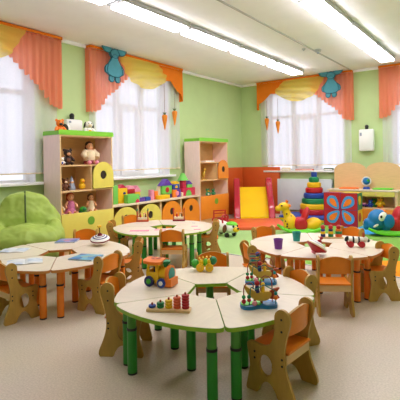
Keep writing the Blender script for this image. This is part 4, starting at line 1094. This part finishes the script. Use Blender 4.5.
MB().ell((0, 0, .05), (.065, .05, .05), 14).ell((.015, 0, .125), (.04, .038, .038), 14).ell((-.06, 0, .07), (.025, .03, .02), 8).build('body', 'c_yellow', dk, 70); MB().ell((.06, 0, .12), (.02, .02, .008), 8).build('bill', 'c_orange', dk)
doll('small_doll', 'pale yellow doll at the left end of the bottom shelf', (0.350, -5.710, z3), -15, .24, 'c_yellow', 'c_cream', 'c_cream')
doll('red_haired_doll', 'red-haired doll in pink dress sitting on the bottom shelf', (0.320, -5.500, z3), -15, .33, 'c_pinkdress', 'c_hair')
gb = thing('toy_turtle', 'bright green toy turtle between the two dolls', 'toy turtle', (0.360, -5.305, z3), -20)
MB().ell((0, 0, .05), (.06, .055, .045), 14).build('shell', 'c_grass', gb); MB().ell((.06, 0, .06), .028, 10).build('head', 'c_green', gb)
for a in (-.035, .035):
    for q in (-.04, .04): MB().ell((a, q, .014), (.02, .016, .014), 8).build('leg', 'c_green', gb)
doll('baby_doll', 'baby doll in pale clothes at the right of the bottom shelf', (0.300, -5.110, z3), -15, .28, 'c_cream', 'c_brown')
plush('plush_tiger', 'orange and black plush tiger on top of the left cabinet', (0.360, -5.690, zt_-.06), -10, .24, 'c_orange', ears='round', muzzle='black')
plush('plush_dog', 'black-eared toy dog in yellow shirt on top of the left cabinet', (0.320, -5.140, zt_-.06), -15, .26, 'c_white', ears='long', belly='c_yellow', feet='c_yellow')
dr = thing('toy_drum', 'small black and white toy drum between tiger and white box', 'toy drum', (.25, -5.5, 1.70), 0)
MB().cyl((0, -.02, .09), (0, .02, .09), .085, n=22).build('shell', 'c_white', dr); MB().cyl((0, -.024, .09), (0, -.02, .09), .087, n=22).build('drum_skin', 'black', dr)
# right cabinet
gf = thing('toy_bird', 'yellow bird figure in the middle of the orange cabinet', 'figurine', (0.320, -2.150, z2), -20)
MB().ell((0, 0, .12), (.05, .035, .08), 12, rot=(0, .4, 0)).ell((.04, 0, .215), (.03, .03, .03), 10).cyl((0, .02, 0), (0, .02, .07), .008).cyl((0, -.02, 0), (0, -.02, .07), .008).build('body', 'c_goldwood', gf, 70); MB().cyl((.06, 0, .21), (.1, 0, .2), .012, .003, 8).build('beak', 'c_yellow', gf); MB().b2(-.06, .06, -.05, .05, 0, .012).build('stand', 'c_goldwood', gf)
fr = plush('plush_frog', 'green plush frog with white eyes behind the orange panel', (0.380, -2.090, z3), -25, .17, 'c_green', ears='round', muzzle='c_yellow', belly='c_white')
plush('plush_frog', 'second smaller green plush frog to the right behind the orange panel', (0.360, -1.860, z3), -30, .15, 'c_green', ears='round', muzzle='c_green')
bo_ = thing('flat_box', 'flat white box lying on the upper shelf of the orange cabinet', 'box', (0.340, -2.030, z1), 0); MB().b2(-.08, .08, -.16, .16, 0, .03, .004).build('box_body', 'c_white', bo_); MB().b2(-.081, .081, -.161, .161, .018, .032, .003).build('lid', 'paper', bo_)

# ------------------------------------------------------------------ outside
gd = MB().b2(-60, 60, -60, 60, -4.3, -4.0).build('snow_ground', 'paper'); gd['kind'] = 'structure'; gd.name = 'ground_outside'

# ------------------------------------------------------------------ light: sky, camera
w = bpy.data.worlds.new('sky'); S.world = w; w.use_nodes = True
bgn = w.node_tree.nodes['Background']; bgn.inputs[0].default_value = (.87, .89, 1, 1); bgn.inputs[1].default_value = 1.05
cam = bpy.data.cameras.new('camera'); co = bpy.data.objects.new('camera', cam); COL.objects.link(co)
cam.sensor_width = 36; cam.lens = 38.29; cam.shift_y = -.0981; cam.clip_start = .05
yaw, roll = R(36.2577), R(-.9634)
co.matrix_world = Matrix.Translation((5.5596, -9.4062, 1.3)) @ Matrix.Rotation(yaw, 4, 'Z') @ Matrix.Rotation(PI/2, 4, 'X') @ Matrix.Rotation(roll, 4, 'Z')
S.camera = co
vs = S.view_settings; vs.view_transform = 'Standard'; vs.look = 'None'; vs.gamma = 1; vs.use_curve_mapping = False; vs.exposure = .25
S.cycles.max_bounces = 10; S.cycles.diffuse_bounces = 8; S.cycles.transparent_max_bounces = 16; S.cycles.sample_clamp_indirect = 6
S.cycles.use_denoising = True
